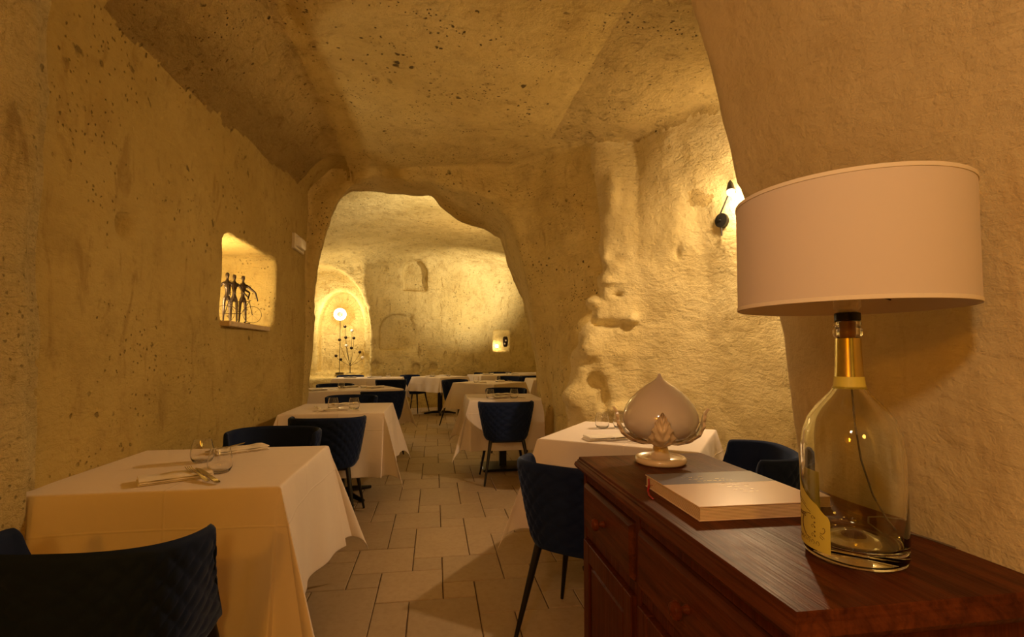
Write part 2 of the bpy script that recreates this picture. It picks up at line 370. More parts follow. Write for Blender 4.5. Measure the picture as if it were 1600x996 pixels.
def carve_arch(cx, hw, y0, y1, z0, zs, zt, k=.03):
    """arched recess opening towards -Y: half-width hw, springing at zs, crown at zt"""
    m = .25; sl = tuple(slice(int(np.searchsorted(A, a - m)), int(np.searchsorted(A, b + m))) for A, a, b in zip((ax, ay, az), (cx - hw, y0, z0), (cx + hw, y1, zt)))
    x = ax[sl[0]][:, None, None]; y = ay[sl[1]][None, :, None]; z = az[sl[2]][None, None, :]
    h = np.where(z > zs, np.sqrt(np.clip(1 - ((z - zs) / (zt - zs)) ** 2, 0, 1)), 1) * hw
    g2 = np.maximum(np.abs(x - cx) - h, np.maximum(z0 - z, z - zt)) * .8
    g = np.maximum(g2, np.maximum(y0 - y, y - y1)); f[sl] = smin(f[sl], g, k)
# lumps and hollows of the bay's rock, beside the pillar
for px, py, r, sc in [(965, 440, .10, (1.5, 1, .22)), (930, 475, .11, (1.1, 1, .5)), (925, 545, .12, (1, 1, 1.1)), (985, 500, .12, (1, 1, .5)), (900, 620, .13, (1, .8, 1)), (975, 640, .14, (1.3, 1, .5)), (955, 300, .08, (.8, 1, 2.4))]:
    ball(sight(px, py), r * .8, False, sc, .025)
for px, py, r, sc in [(928, 600, .085, (1.0, 1.2, 1.0)), (942, 622, .07, (.7, 1.2, 1.6)), (945, 508, .08, (1.5, 1, .4)), (885, 560, .06, (.6, 1, 1.6)), (1058, 395, .045, (.6, 1, 1.5)), (915, 400, .03, (1, 1, 2.2)), (880, 425, .03, (1, 1, 2)), (965, 462, .05, (1.8, 1, .35))]:
    ball(sight(px, py), r, True, sc, .015)
# roughness masks
Xg = ax[:, None, None].astype(np.float32); Yg = ay[None, :, None].astype(np.float32); Zg = az[None, None, :].astype(np.float32)
rough = np.ones((NX, NY, 1), np.float32)
rough = rough * (1 - .65 * (np.clip((Xg - .3) * 3, 0, 1) * (Yg < 1.55)))            # plastered right wall
rough = rough * (1 - .45 * (np.clip((-1.0 - Xg) * 4, 0, 1) * (Yg > 2.05) * (Yg < 5.6)))
band = np.clip(1 - np.abs((Zg - 2.62 - .055 * np.clip(Yg, 0, 6) - .9 * (Xg + 1.38)) / .28), 0, 1) * (Xg < -.7) * (Yg < 5.6)
f += vnoise(.75, 1) * .030 * rough
f += vnoise(.28, 2) * .016 * rough
n3 = vnoise(.11, 3); f += n3 * .0085 * rough; f += np.abs(vnoise(.07, 4)) * .007 * (rough + .8 * band)
outer = np.clip(1 - np.sqrt((Xg - 1.45) ** 2 / .25 + (Yg - 4.2) ** 2 / .16), 0, 1) * (Zg < 2.1)
f += (n3 * .03 + np.abs(vnoise(.17, 9)) * .05 - .02) * outer
f += n3 * band * .016
del n3, band
# pocks
for px, py, r in [(45, 133, .022), (38, 175, .026), (193, 352, .055), (209, 138, .014), (236, 150, .016), (130, 60, .014), (165, 80, .016), (98, 182, .013), (189, 166, .012), (405, 575, .05), (408, 610, .05),
                  (118, 290, .02), (485, 473, .05), (555, 395, .05), (602, 420, .06), (590, 437, .045), (607, 437, .05), (593, 408, .035), (575, 480, .05), (587, 571, .10), (650, 575, .10), (678, 574, .09), (745, 568, .05), (640, 495, .07), (700, 500, .05),
                  (742, 500, .06), (843, 430, .035), (845, 505, .03), (724, 330, .03), (762, 330, .025), (730, 17, .02), (750, 72, .02), (970, 103, .016), (935, 175, .018), (845, 90, .014), (900, 200, .014), (655, 150, .012), (450, 12, .02), (730, 5, .016), (1025, 190, .014), (870, 375, .02)]:
    c = sight(px, py); ball(c, r, True, (1, 1, 1.1), .012)
# wall niche with the figures
carve_box(-1.86, -1.2, 3.57, 4.53, 1.455, 2.05, .02, 0, .07)
# back room: arched recess with the alcove in it, blind arches, bench, small niche
carve_arch(-2.35, .95, 10.2, 11.55, .72, 1.7, 3.1, .05)
carve_arch(-2.06, .50, 11.0, 11.98, .80, 1.75, 2.62, .04)
p = sight(648, 430); carve_arch(p[0], .27, p[1] - .5, p[1] + .14, p[2] - .35, p[2] + .05, p[2] + .34, .03)
p = sight(622, 515); carve_arch(p[0], .40, p[1] - .5, p[1] + .12, p[2] - .45, p[2] - .05, p[2] + .35, .04)
p = sight(783, 533); NICHE2 = p; carve_box(p[0] - .22, p[0] + .22, p[1] - .4, p[1] + .16, p[2] - .26, p[2] + .27, .02, 0, .05)

# surface nets
s = f < 0
mx = s[:-1, :-1, :-1].astype(np.uint8)
for a in (0, 1):
    for b in (0, 1):
        for c in (0, 1):
            if a + b + c: mx = mx + s[a:NX - 1 + a, b:NY - 1 + b, c:NZ - 1 + c]
act = (mx > 0) & (mx < 8); del mx
I = np.argwhere(act); vid = np.full(act.shape, -1, np.int32); vid[act] = np.arange(len(I))
gx = np.stack([ax[I[:, 0]], ay[I[:, 1]], az[I[:, 2]]], 1); gd = np.stack([ax[I[:, 0] + 1], ay[I[:, 1] + 1], az[I[:, 2] + 1]], 1) - gx
acc = np.zeros((len(I), 3)); cnt = np.zeros(len(I)); cs = [(a, b, c) for a in (0, 1) for b in (0, 1) for c in (0, 1)]
val = {q: f[I[:, 0] + q[0], I[:, 1] + q[1], I[:, 2] + q[2]].astype(float) for q in cs}
for q in cs:
    for k in range(3):
        if q[k]: continue
        r2 = list(q); r2[k] = 1; r2 = tuple(r2); va, vb = val[q], val[r2]; m = (va < 0) != (vb < 0)
        t = np.where(m, va / np.where(m, va - vb, 1), 0)
        p = np.array(q, float)[None] + t[:, None] * np.eye(3)[k][None]
        acc += np.where(m[:, None], p, 0); cnt += m
V = gx + gd * acc / cnt[:, None]
quads = []
for k in range(3):
    sa = [slice(None)] * 3; sb = [slice(None)] * 3; sa[k] = slice(0, -1); sb[k] = slice(1, None)
    A_, B_ = s[tuple(sa)], s[tuple(sb)]; o1, o2 = [(1, 2), (2, 0), (0, 1)][k]
    for flip in (False, True):
        E_ = np.argwhere((A_ & ~B_) if not flip else (~A_ & B_))
        ok = (E_[:, o1] > 0) & (E_[:, o2] > 0) & (E_[:, o1] < f.shape[o1] - 1) & (E_[:, o2] < f.shape[o2] - 1); E_ = E_[ok]
        def cell(d1, d2):
            q = E_.copy(); q[:, o1] -= d1; q[:, o2] -= d2; return vid[q[:, 0], q[:, 1], q[:, 2]]
        Q = np.stack([cell(1, 1), cell(0, 1), cell(0, 0), cell(1, 0)], 1)
        if not flip: Q = Q[:, ::-1]     # normal points into the void
        quads.append(Q)
Q = np.concatenate(quads); Q = Q[(V[Q][:, :, 2].max(1) > -.06)]
fn = np.cross(V[Q[:, 2]] - V[Q[:, 0]], V[Q[:, 3]] - V[Q[:, 1]])
vn = np.zeros_like(V)
for k in range(4): np.add.at(vn, Q[:, k], fn)
vn /= np.maximum(np.linalg.norm(vn, axis=1, keepdims=True), 1e-9)
fc = V[Q].mean(1); fnn = vn[Q].mean(1)
reg = np.zeros(len(Q), int)
isC = (fc[:, 2] > 2.2) & (fnn[:, 2] < -.45)
front = fc[:, 1] < 5.05
reg[:] = 0
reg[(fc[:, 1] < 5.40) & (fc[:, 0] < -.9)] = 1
reg[front & (fc[:, 0] < -.9) & (fc[:, 1] < 2.0)] = 11
reg[front & (fc[:, 0] >= -.9) & (fc[:, 1] < 1.56) & (fc[:, 0] > 0)] = 2
reg[front & (fc[:, 1] < -2.5) & (np.abs(fc[:, 0]) < .9)] = 9
reg[front & (reg == 0) & (fc[:, 0] > 1.0) & (fc[:, 1] < 4.24)] = 3
reg[(reg == 0) & (fc[:, 1] < 6.1)] = 4
reg[front & isC & (reg != 4) & (reg != 2)] = 5
reg[(reg == 2) & isC & (fc[:, 2] > 2.85)] = 5
reg[(fc[:, 1] >= 6.1) & (fc[:, 0] < -1.3)] = 6
reg[(fc[:, 1] >= 6.1) & (fc[:, 0] >= 2.0)] = 7
reg[(fc[:, 1] >= 6.1) & (reg == 0)] = 8
reg[(fc[:, 1] >= 6.1) & isC] = 10
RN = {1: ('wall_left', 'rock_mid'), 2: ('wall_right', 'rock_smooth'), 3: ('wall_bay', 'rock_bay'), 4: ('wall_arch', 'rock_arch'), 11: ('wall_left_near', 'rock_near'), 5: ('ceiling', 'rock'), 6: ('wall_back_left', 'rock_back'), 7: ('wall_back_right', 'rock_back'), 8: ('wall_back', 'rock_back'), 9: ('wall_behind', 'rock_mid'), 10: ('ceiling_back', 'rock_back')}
for k, (nm, mt) in RN.items():
    q = Q[reg == k]
    if not len(q): continue
    u, inv = np.unique(q, return_inverse=True); inv = inv.reshape(q.shape)
    me = bpy.data.meshes.new(nm); me.vertices.add(len(u)); me.vertices.foreach_set('co', V[u].astype(np.float32).ravel())
    me.loops.add(inv.size); me.loops.foreach_set('vertex_index', inv.astype(np.int32).ravel())
    me.polygons.add(len(q)); me.polygons.foreach_set('loop_start', np.arange(0, inv.size, 4, dtype=np.int32)); me.polygons.foreach_set('loop_total', np.full(len(q), 4, np.int32))
    me.update(); me.validate(); me.polygons.foreach_set('use_smooth', [True] * len(me.polygons))
    if len(me.vertices) == len(u): me.normals_split_custom_set_from_vertices(vn[u].tolist())
    me.materials.append(M[mt]); o = link(nm, me); o['kind'] = 'structure'
def surf_dir(o, d): return march(o, d)

# ------------------------------------------------------------------ floor
fl = MB(); fl.box(-3.6, 3.3, -3.0, 13.5, -.05, -.006); floor = fl.build('floor', M['grout'], None, False); floor['kind'] = 'structure'
MX, MY = .169, .175
OX, OY = .052, 3.128
base = [(-1, 1, 0, 3), (-2, 0, 3, 5), (0, 2, 4, 6), (1, 2, 0, 2), (0, 1, 3, 4), (-1, 0, 5, 6)]
kinds = {}
def tile_mesh(wi, hi, var):
    if (wi, hi, var) in kinds: return kinds[(wi, hi, var)]
    g = .0024; x, y = wi * MX / 2 - g, hi * MY / 2 - g; r = random.Random(wi * 10 + hi + var * 100)
    def ring(i, z):
        pts = []
        for (ax_, ay_, bx_, by_) in ((-x, -y, x, -y), (x, -y, x, y), (x, y, -x, y), (-x, y, -x, -y)):
            for t in (0.0, .5): 
                px, py = ax_ + (bx_ - ax_) * t, ay_ + (by_ - ay_) * t
                pts.append((px * (1 - i / x), py * (1 - i / y), z))
        return pts
    jit = [(r.uniform(-.001, .001), r.uniform(-.001, .001)) for _ in range(8)]
    rings = [[(p[0] + j[0], p[1] + j[1], p[2]) for p, j in zip(ring(i, z), jit)] for i, z in ((0, -.012), (0, -.0035), (.003, 0))]
    m = MB(); m.loft(rings, True, False, True); kinds[(wi, hi, var)] = m.mesh('tile', M['tile'], False); return kinds[(wi, hi, var)]
tiles = []
for a in range(-12, 25):
    for b in range(-12, 25):
        for (i0, i1, j0, j1) in base:
            ii0, ii1, jj0, jj1 = i0 + 3 * a, i1 + 3 * a, j0 - a + 6 * b, j1 - a + 6 * b
            cx = OX + (ii0 + ii1) / 2 * MX; cy = OY + (jj0 + jj1) / 2 * MY
            if not (-3.3 < cx < 3.0 and .3 < cy < 12.6): continue
            if cy < 5.5 and (cx < -1.6 or cx > 2.5): continue
            if cy < 1.5 and cx > 1.1: continue
            dv = np.array([cx, cy, -HC]); dd = dv @ fwd
            if dd < .2: continue
            px = 800 + F * (dv @ rgt) / dd; py = 498 + SH - F * (dv @ upv) / dd
            vis = -120 < px < 1250 and py < 1150
            if cy > 5.8 and vis and not (420 < px < 900): vis = False
            tiles.append((0 if vis else 1, cy * cy / ((i1 - i0) * (j1 - j0)), cx, cy, i1 - i0, j1 - j0))
tiles.sort()
rest = MB()
for n_, (nv, _, cx, cy, wi, hi) in enumerate(tiles):
    dz = random.uniform(-.0012, .0008)
    if n_ < 300 and nv == 0:
        link('floor_tile', tile_mesh(wi, hi, random.randrange(3)), floor, (cx, cy, dz))
    else:
        x, y = wi * MX / 2 - .0035, hi * MY / 2 - .0035; rest.box(cx - x, cx + x, cy - y, cy + y, -.012, dz)
ro = rest.build('floor_tiles_beyond', M['tile'], floor, False); ro['kind'] = 'stuff'

# ------------------------------------------------------------------ chairs
def make_chair():
    root = empty('dining_chair', (0, 0, 0))
    ns, nv = 132, 40; z0 = .415; TH_ = .026
    def plan(s, t, off):
        a = .195 + .078 * t ** .75 - off; b = .165 + .045 * t - off; y0 = -.045
        w = .20 * (1 - t) ** 1.3 + .035
        th = abs(s) * 1.30
        if th < 1:
            q = th * math.pi / 2; x = a * math.sin(q) ** .72; y = y0 - b * math.cos(q) ** .72
        else:
            x = a - .012 * (th - 1) / .3; y = y0 + w * (th - 1) / .30
        return (math.copysign(x, s) if s else 0.0), y
    def ztop(s):
        z = .768 - .010 * s * s; e = (abs(s) - .86) / .14
        if e > 0: z -= .075 * (1 - math.sqrt(max(0, 1 - e * e)))
        return z
    grid_o, grid_i = [], []
    for j in range(nv + 1):
        t = j / nv; ro_, ri_ = [], []
        for i in range(ns + 1):
            s_ = -1 + 2 * i / ns; zt = ztop(s_); z = z0 + (zt - z0) * t
            u = s_ * .46; p_ = (u + z * .95) / .062; q_ = (u - z * .95) / .062
            g = min(abs(p_ - round(p_)), abs(q_ - round(q_))); h = .0055 * (1 - math.exp(-(g / .14) ** 2))
            edge = min(1, (1 - t) * 12) * min(1, (1 - abs(s_)) * 25) * min(1, t * 12)
            x, y = plan(s_, t, -h * edge); ro_.append((x, y, z))
            x, y = plan(s_, t, TH_); ri_.append((x, y, max(z, z0)))
        grid_o.append(ro_); grid_i.append(ri_)
    m = MB(); n1 = ns + 1
    rows = grid_o
    # rounded rim
    def mid(k):
        out = []
        for i in range(n1):
            a, b = Vector(grid_o[-1][i]), Vector(grid_i[-1][i]); p = a.lerp(b, k); p.z += .012 * math.sin(math.pi * k); out.append(tuple(p))
        return out
    rows = grid_o + [mid(.2), mid(.5), mid(.8)] + grid_i[::-1] + [grid_o[0]]
    v = [p for r_ in rows for p in r_]; fcs = [(a * n1 + i, a * n1 + i + 1, (a + 1) * n1 + i + 1, (a + 1) * n1 + i) for a in range(len(rows) - 1) for i in range(ns)]
    # end caps
    for e in (0, ns):
        L = nv + 1
        for j in range(nv):
            a, b = j * n1 + e, (j + 1) * n1 + e; c, d = (L + 3 + (nv - j)) * n1 + e, (L + 3 + (nv - j - 1)) * n1 + e
            fcs.append((a, b, d, c))
    m.add(v, fcs); m.build('backrest', M['velvet'], root, True, 60)
    st = MB(); rings = []
    for z, k in ((.400, .86), (.408, .95), (.425, 1.0), (.455, 1.0), (.472, .96), (.480, .85), (.484, .5)):
        rings.append([(.205 * k * math.copysign(abs(math.cos(t)) ** .55, math.cos(t)), .015 + .215 * k * math.copysign(abs(math.sin(t)) ** .55, math.sin(t)), z) for t in [2 * math.pi * i / 40 for i in range(40)]])
    st.loft(rings); st.build('seat', M['velvet'], root)
    for sx in (-1, 1):
        for sy in (-1, 1):
            l = MB(); l.tube([(sx * .150, .015 + sy * .145, .425), (sx * .158, .015 + sy * .155, .40), (sx * .225, .0 + sy * .235, .004)], [.019, .018, .0085], 12); l.build('leg', M['black'], root)
    u = MB(); u.box(-.15, .15, -.14, .17, .385, .402, .006); u.build('seat_frame', M['black'], root)
    return root
chair0 = make_chair(); used = [False]
def place_chair(x, y, facing, label, group=None):
    """facing = angle of the forward direction, degrees counter-clockwise from +Y"""
    o = chair0 if not used[0] else copy_tree(chair0); used[0] = True
    o.location = (x, y, 0); o.rotation_euler = (0, 0, R(facing)); tag(o, label, 'chair', group); return o
place_chair(-.855, 1.555, -5, 'navy quilted velvet chair, nearest of all, back to us before the left table', 'navy velvet chairs')
place_chair(-.955, 3.13, 176, 'navy velvet chair facing us behind the nearest left table, smooth inside of back showing', 'navy velvet chairs')
place_chair(-.775, 3.95, 0, 'navy quilted chair drawn up before second table on the left', 'navy velvet chairs')
place_chair(.69, 4.90, 0, 'navy quilted chair with its back to us beneath the arch, at right of the aisle', 'navy velvet chairs')
place_chair(.665, 2.18, -40, 'navy quilted chair half hidden behind the far corner of the wooden sideboard', 'navy velvet chairs')
place_chair(1.47, 2.27, 72, 'navy velvet chair against the bay wall, beyond the glass bottle lamp', 'navy velvet chairs')
place_chair(-.88, 5.55, 180, 'navy velvet chair facing us behind second table on the left', 'navy velvet chairs')
place_chair(-.64, 6.45, 14, 'navy chair with back to us at the turned third table on the left', 'navy velvet chairs')
place_chair(-1.45, 7.75, 190, 'navy chair facing us behind the turned third left table, only its rim showing', 'navy velvet chairs')
place_chair(-.76, 9.15, 4, 'navy chair with its back to us at the farthest left table', 'navy velvet chairs')
place_chair(-1.72, 10.75, 185, 'navy chair behind the farthest left table, in front of the glowing alcove', 'navy velvet chairs')
place_chair(-.42, 10.74, -120, 'navy chair at the left side of the small far table under the back wall', 'navy velvet chairs')
place_chair(.42, 8.68, -135, 'navy chair tucked under left side of the turned table right of the aisle', 'navy velvet chairs')
place_chair(.93, 6.42, 180, 'navy chair facing us behind the table under the arch', 'navy velvet chairs')
place_chair(1.42, 9.75, 140, 'navy chair behind the turned table right of the aisle, pushed in from its far side', 'navy velvet chairs')
place_chair(1.95, 10.3, 30, 'navy chair before the far right table, its top cut by the stone pillar', 'navy velvet chairs')
place_chair(.85, 11.75, 160, 'navy chair behind the long far table, left one by the back wall', 'navy velvet chairs')
place_chair(1.58, 11.98, 180, 'navy chair behind the long far table, right one by the back wall', 'navy velvet chairs')

# ------------------------------------------------------------------ tables and cloths
TZ = .76
def make_cloth(a, b, drop, seed, wall=None):
    r = random.Random(seed); nu = nv = 80
    ph = [r.uniform(0, 6.28) for _ in range(8)]
    def warp(i, n, a_):
        # denser samples over the drop
        L = a_ + drop; t = abs(2 * i / n - 1); sg = 1 if 2 * i >= n else -1
        keys = [(0, 0), (.40, a_ - .03), (.455, a_ - .008), (.485, a_), (.52, a_ + .008), (.56, a_ + .03), (1, L)]
        for (t0, v0), (t1, v1) in zip(keys, keys[1:]):
            if t <= t1 + 1e-9: return sg * (v0 + (v1 - v0) * (t - t0) / (t1 - t0))
        return sg * L
    v = []
    for j in range(nv + 1):
        for i in range(nu + 1):
            u, q = warp(i, nu, a), warp(j, nv, b); dx, dy = max(abs(u) - a, 0), max(abs(q) - b, 0); sx, sy = (1 if u > 0 else -1), (1 if q > 0 else -1)
            x = max(min(u, a), -a); y = max(min(q, b), -b)
            if dx == 0 and dy == 0: z = 0
            elif dy == 0 or dx == 0:
                d = dx + dy; along = y if dx else x; half = b if dx else a
                e = .006 * (1 - math.exp(-d / .02)) + d * .05 + .026 * (d / drop) * math.sin(along * 9 + ph[(0 if dx else 1) + (2 if (sx if dx else sy) > 0 else 0)]) + .010 * (d / drop) * math.sin(along * 23 + ph[4])
                edge = max(0, 1 - (half - abs(along)) / .18); e += d * .11 * edge ** 2
                z = -math.sqrt(max(d * d - (e * .5) ** 2, 0)); z = min(z, 0)
                if dx: x += sx * e
                else: y += sy * e
            else:
                rr = math.hypot(dx, dy); th = math.atan2(dy, dx); k = math.sin(2 * th)
                out = rr * (.13 + .21 * k ** 2) + .006
                # swing directions: gather cloth into a fin at the corner
                thf = th + .34 * math.sin(4 * th) + .10 * math.sin(2 * th + ph[5])
                x += sx * out * math.cos(thf); y += sy * out * math.sin(thf)
                z = -math.sqrt(max(rr * rr - out * out, 0)) * (1 - .12 * k)
            # softened top edge
            if wall is not None and x < wall: x = wall + (x - wall) * .05
            z += .0025 * math.sin(u * 11 + ph[6]) * math.sin(q * 9 + ph[7]) if z < -.02 else 0
            v.append((x, y, z))
    fcs = [(j * (nu + 1) + i, j * (nu + 1) + i + 1, (j + 1) * (nu + 1) + i + 1, (j + 1) * (nu + 1) + i) for j in range(nv) for i in range(nu)]
    m = MB(); m.add(v, fcs); return m
def make_table(x, y, a, b, rot, desc, seed, drop=.43, wall=None, plate=False):
    t = empty('restaurant_table', (x, y, 0), R(rot)); tag(t, 'black pedestal table under a white cloth, ' + desc, 'table', 'pedestal tables')
    m = MB(); m.box(-a + .006, a - .006, -b + .006, b - .006, TZ - .03, TZ - .004, .004); m.build('tabletop', M['black'], t, False)
    m = MB(); m.box(-.038, .038, -.038, .038, .02, TZ - .03, .006); m.build('column', M['black'], t)
    if plate:
        m = MB(); m.box(-.23, .23, -.21, .21, 0, .024, .008); m.build('base_plate', M['black'], t)
    else:
        for k in range(4):
            d = (math.cos(k * math.pi / 2 + .78), math.sin(k * math.pi / 2 + .78)); m = MB()
            m.tube([(0, 0, .045), (d[0] * .14, d[1] * .14, .04), (d[0] * .32, d[1] * .32, .016)], [.026, .024, .015], 10); m.build('foot', M['black'], t)
    m = make_cloth(a, b, drop, seed, wall); o = m.build('tablecloth', M['cloth'], None, True, 80)
    o.location = (x, y, TZ); o.rotation_euler = (0, 0, R(rot)); tag(o, 'white linen cloth hanging in folds from the ' + desc, 'tablecloth', 'white tablecloths')
    so = o.modifiers.new('thickness', 'SOLIDIFY'); so.thickness = .0018; so.offset = -1
    sb = o.modifiers.new('soft', 'SUBSURF'); sb.levels = 1; sb.render_levels = 1
    return o
TBL = [('nearest table on the left', -.972, 2.325, .425, .402, 0, 1, -.45, False),
       ('second table on the left', -.80, 4.56, .40, .41, 0, 2, -.55, False),
       ('turned third table on the left', -1.22, 6.98, .70, .40, 24, 3, None, False),
       ('farthest left table', -1.25, 10.05, .63, .36, 0, 4, None, False),
       ('small far table under the back wall', .12, 10.35, .40, .40, 45, 5, None, False),
       ('turned table right of the aisle', .90, 8.20, .42, .42, 45, 6, None, False),
       ('table under the arch beside the pillar', .74, 5.44, .385, .39, 0, 7, None, True),
       ('long far table near the back wall', 1.45, 11.15, .62, .36, 20, 8, None, False),
       ('table mostly hidden by the pillar', 2.15, 9.15, .40, .40, 0, 9, None, False),
       ('bay table behind the sideboard', 1.16, 2.84, .425, .40, -36, 10, None, False),
       ('last table at right by the back wall', 2.25, 11.95, .33, .30, 0, 12, None, False)]
DROP = {1: .52, 2: .50, 3: .46, 4: .44, 5: .29, 6: .42, 7: .50, 10: .50}
for (nm, x, y, a, b, rot, sd, wl, pl) in TBL: make_table(x, y, a, b, rot, nm, sd, DROP.get(sd, .42), wl, pl)

# ------------------------------------------------------------------ tableware
def glass_mesh():
    h = .098; m = MB()
    o = [(.020, 0), (.030, .001), (.036, .006), (.043, .020), (.0455, .038), (.0440, .058), (.0385, .082), (.0350, h)]
    i = [(.0342, h), (.0376, .082), (.0431, .058), (.0446, .038), (.0420, .021), (.034, .0095), (.015, .007)]
    m.lathe(o + i, 28, (0, 0, 0), True, True); return m.mesh('drinking_glass', M['glass'], True, 60)
GM = glass_mesh()
def napkin_mesh(seed):
    r = random.Random(seed); m = MB(); L, W = .115, .052
    for k in range(3):
        z = k * .0068; dx, dy = r.uniform(-.004, .004), r.uniform(-.004, .003); rings = []
        for i in range(13):
            x = -L + 2 * L * i / 12; puff = .002 * math.sin(i * 1.1 + seed)
            rings.append([(x + dx, -W + dy + (.012 if k == 2 else 0), z + .001), (x + dx, -W - .003 + dy, z + .0035), (x + dx, -W + dy + .002, z + .0065 + puff), (x + dx, 0 + dy, z + .0075 + puff * 1.4), (x + dx, W + dy, z + .0065 + puff), (x + dx, W + dy + .003, z + .003), (x + dx, W + dy, z + .0008), (x + dx, 0, z)])
        m.loft(rings)
    return m.mesh('napkin', M['napkin'], True, 50)
NM = [napkin_mesh(s_) for s_ in (1, 2, 3)]
def fork_mesh():
    m = MB()
    def strip(pts, th=.0022):   # pts: (x, halfwidth, y centre, z)
        m.loft([[(x, yc - w_, z), (x, yc + w_, z), (x, yc + w_, z + th), (x, yc - w_, z + th)] for x, w_, yc, z in pts])
    strip([(-.10, .0045, 0, 0), (-.095, .0085, 0, 0), (-.06, .008, 0, .001), (-.01, .004, 0, .004), (.025, .0032, 0, .006), (.038, .007, 0, .004), (.046, .0115, 0, .001), (.056, .0125, 0, 0)])
    for k in range(4):
        y = -.0102 + k * .0068; strip([(.054, .0022, y, 0), (.075, .0018, y, .001), (.098, .0011, y, .006)], .0018)
    return m.mesh('fork', M['steel'], True, 40)
def knife_mesh():
    m = MB()
    m.loft([[(x, -w0, 0), (x, w1, 0), (x, w1, t), (x, -w0, t)] for x, w0, w1, t in [(-.11, .005, .005, .003), (-.105, .009, .009, .005), (-.06, .0085, .0085, .005), (-.015, .006, .006, .005), (-.008, .006, .006, .0045), (0, .010, .008, .002), (.05, .011, .008, .0018), (.09, .008, .008, .0015), (.108, -.003, .008, .0012)]])
    return m.mesh('knife', M['steel'], True, 40)
FM, KM = fork_mesh(), knife_mesh()
def put(kind, me, x, y, z, rz, label, cat, group, tilt=0):
    o = link(kind, me, None, (x, y, z), 0); o.rotation_euler = (0, tilt, R(rz)); return tag(o, label, cat, group)
# nearest left table: built where the photograph shows each piece
put('napkin', NM[0], -.965, 2.085, TZ + .002, 30, 'folded white napkin at the near edge of the nearest left table', 'napkin', 'napkins')
put('fork', FM, -.885, 2.075, TZ + .020, 133, 'steel fork crossing the napkin on the nearest left table', 'fork', 'forks', R(-6))
put('knife', KM, -.845, 2.06, TZ + .019, 131, 'steel knife beside the fork on the nearest left table', 'knife', 'knives', R(-6))
put('drinking_glass', GM, -1.005, 2.395, TZ + .0015, 0, 'clear tumbler on the nearest left table, the one farther back', 'glass', 'tumblers')
put('drinking_glass', GM, -.845, 2.175, TZ + .0015, 0, 'clear tumbler on the nearest left table, the nearer one beside the cutlery', 'glass', 'tumblers')
put('napkin', NM[1], -.93, 2.62, TZ + .002, 38, 'folded white napkin at the far edge of the nearest left table', 'napkin', 'napkins')
put('knife', KM, -.99, 2.62, TZ + .023, 60, 'knife lying on the far napkin of the nearest left table', 'knife', 'knives', R(-3))
def setting(nm, x, y, rot, pieces):
    c, s_ = math.cos(R(rot)), math.sin(R(rot))
    for kind, u, q, rz, word in pieces:
        px, py = x + c * u - s_ * q, y + s_ * u + c * q
        if kind == 'g': put('drinking_glass', GM, px, py, TZ + .0015, 0, f'clear tumbler on the {nm}, {word}', 'glass', 'tumblers')
        if kind == 'n': put('napkin', NM[random.randrange(3)], px, py, TZ + .002, rot + rz, f'folded white napkin on the {nm}, {word}', 'napkin', 'napkins')
        if kind == 'f': put('fork', FM, px, py, TZ + .018, rot + rz, f'steel fork on the {nm}, {word}', 'fork', 'forks', R(-5))
        if kind == 'k': put('knife', KM, px, py, TZ + .017, rot + rz, f'steel knife on the {nm}, {word}', 'knife', 'knives', R(-5))
setting('second table on the left', -.80, 4.56, 0, [('n', -.03, -.22, 12, 'at its near edge'), ('f', -.13, -.22, 125, 'at left of the near napkin'), ('k', .09, -.24, 155, 'at right of the near napkin'), ('g', -.05, -.10, 0, 'left one'), ('g', .125, -.12, 0, 'right one'), ('n', .0, .22, 25, 'at its far edge')])
setting('turned third table on the left', -1.22, 6.98, 24, [('n', -.35, -.16, 20, 'left place'), ('k', -.20, -.20, 150, 'left place'), ('n', .15, .20, 25, 'far place'), ('g', .30, .05, 0, 'at right'), ('g', .02, .12, 0, 'in the middle'), ('n', .42, -.10, 20, 'right place'), ('k', .52, -.12, 160, 'right place')])
setting('farthest left table', -1.25, 10.05, 0, [('n', .1, .12, 15, 'in the middle'), ('g', .0, .0, 0, 'in the middle'), ('g', .35, .1, 0, 'at right'), ('n', -.35, -.05, 15, 'at left')])
setting('small far table under the back wall', .12, 10.35, 45, [('g', -.17, .05, 0, 'left one'), ('g', .17, -.07, 0, 'right one'), ('n', -.12, .15, 10, 'at left'), ('n', .22, .1, 80, 'at right')])
setting('turned table right of the aisle', .90, 8.20, 45, [('g', -.2, .12, 0, 'left one'), ('g', .15, -.05, 0, 'right one'), ('n', -.2, .0, 50, 'at left'), ('n', .25, -.05, 40, 'at right'), ('k', .3, -.2, 60, 'at right')])
setting('table under the arch beside the pillar', .74, 5.44, 0, [('g', -.155, -.16, 0, 'left one'), ('g', .10, -.17, 0, 'right one'), ('n', -.06, -.16, 30, 'between the glasses'), ('f', -.02, -.25, 150, 'near edge'), ('k', .10, -.24, 165, 'near edge'), ('n', .02, .2, 20, 'at its far edge')])
setting('long far table near the back wall', 1.45, 11.15, 20, [('g', -.2, .0, 0, 'left one'), ('g', .2, .0, 0, 'right one'), ('n', -.35, .0, 15, 'at left'), ('n', .3, -.1, 15, 'at right')])
setting('bay table behind the sideboard', 1.155, 2.835, -36, [('n', -.08, -.25, 40, 'near the ceramic bud'), ('f', .02, -.26, 20, 'at right of the napkin'), ('k', .05, -.29, 10, 'beside the fork'), ('g', -.22, .14, 0, 'at its left'), ('g', -.12, .20, 0, 'towards the wall')])

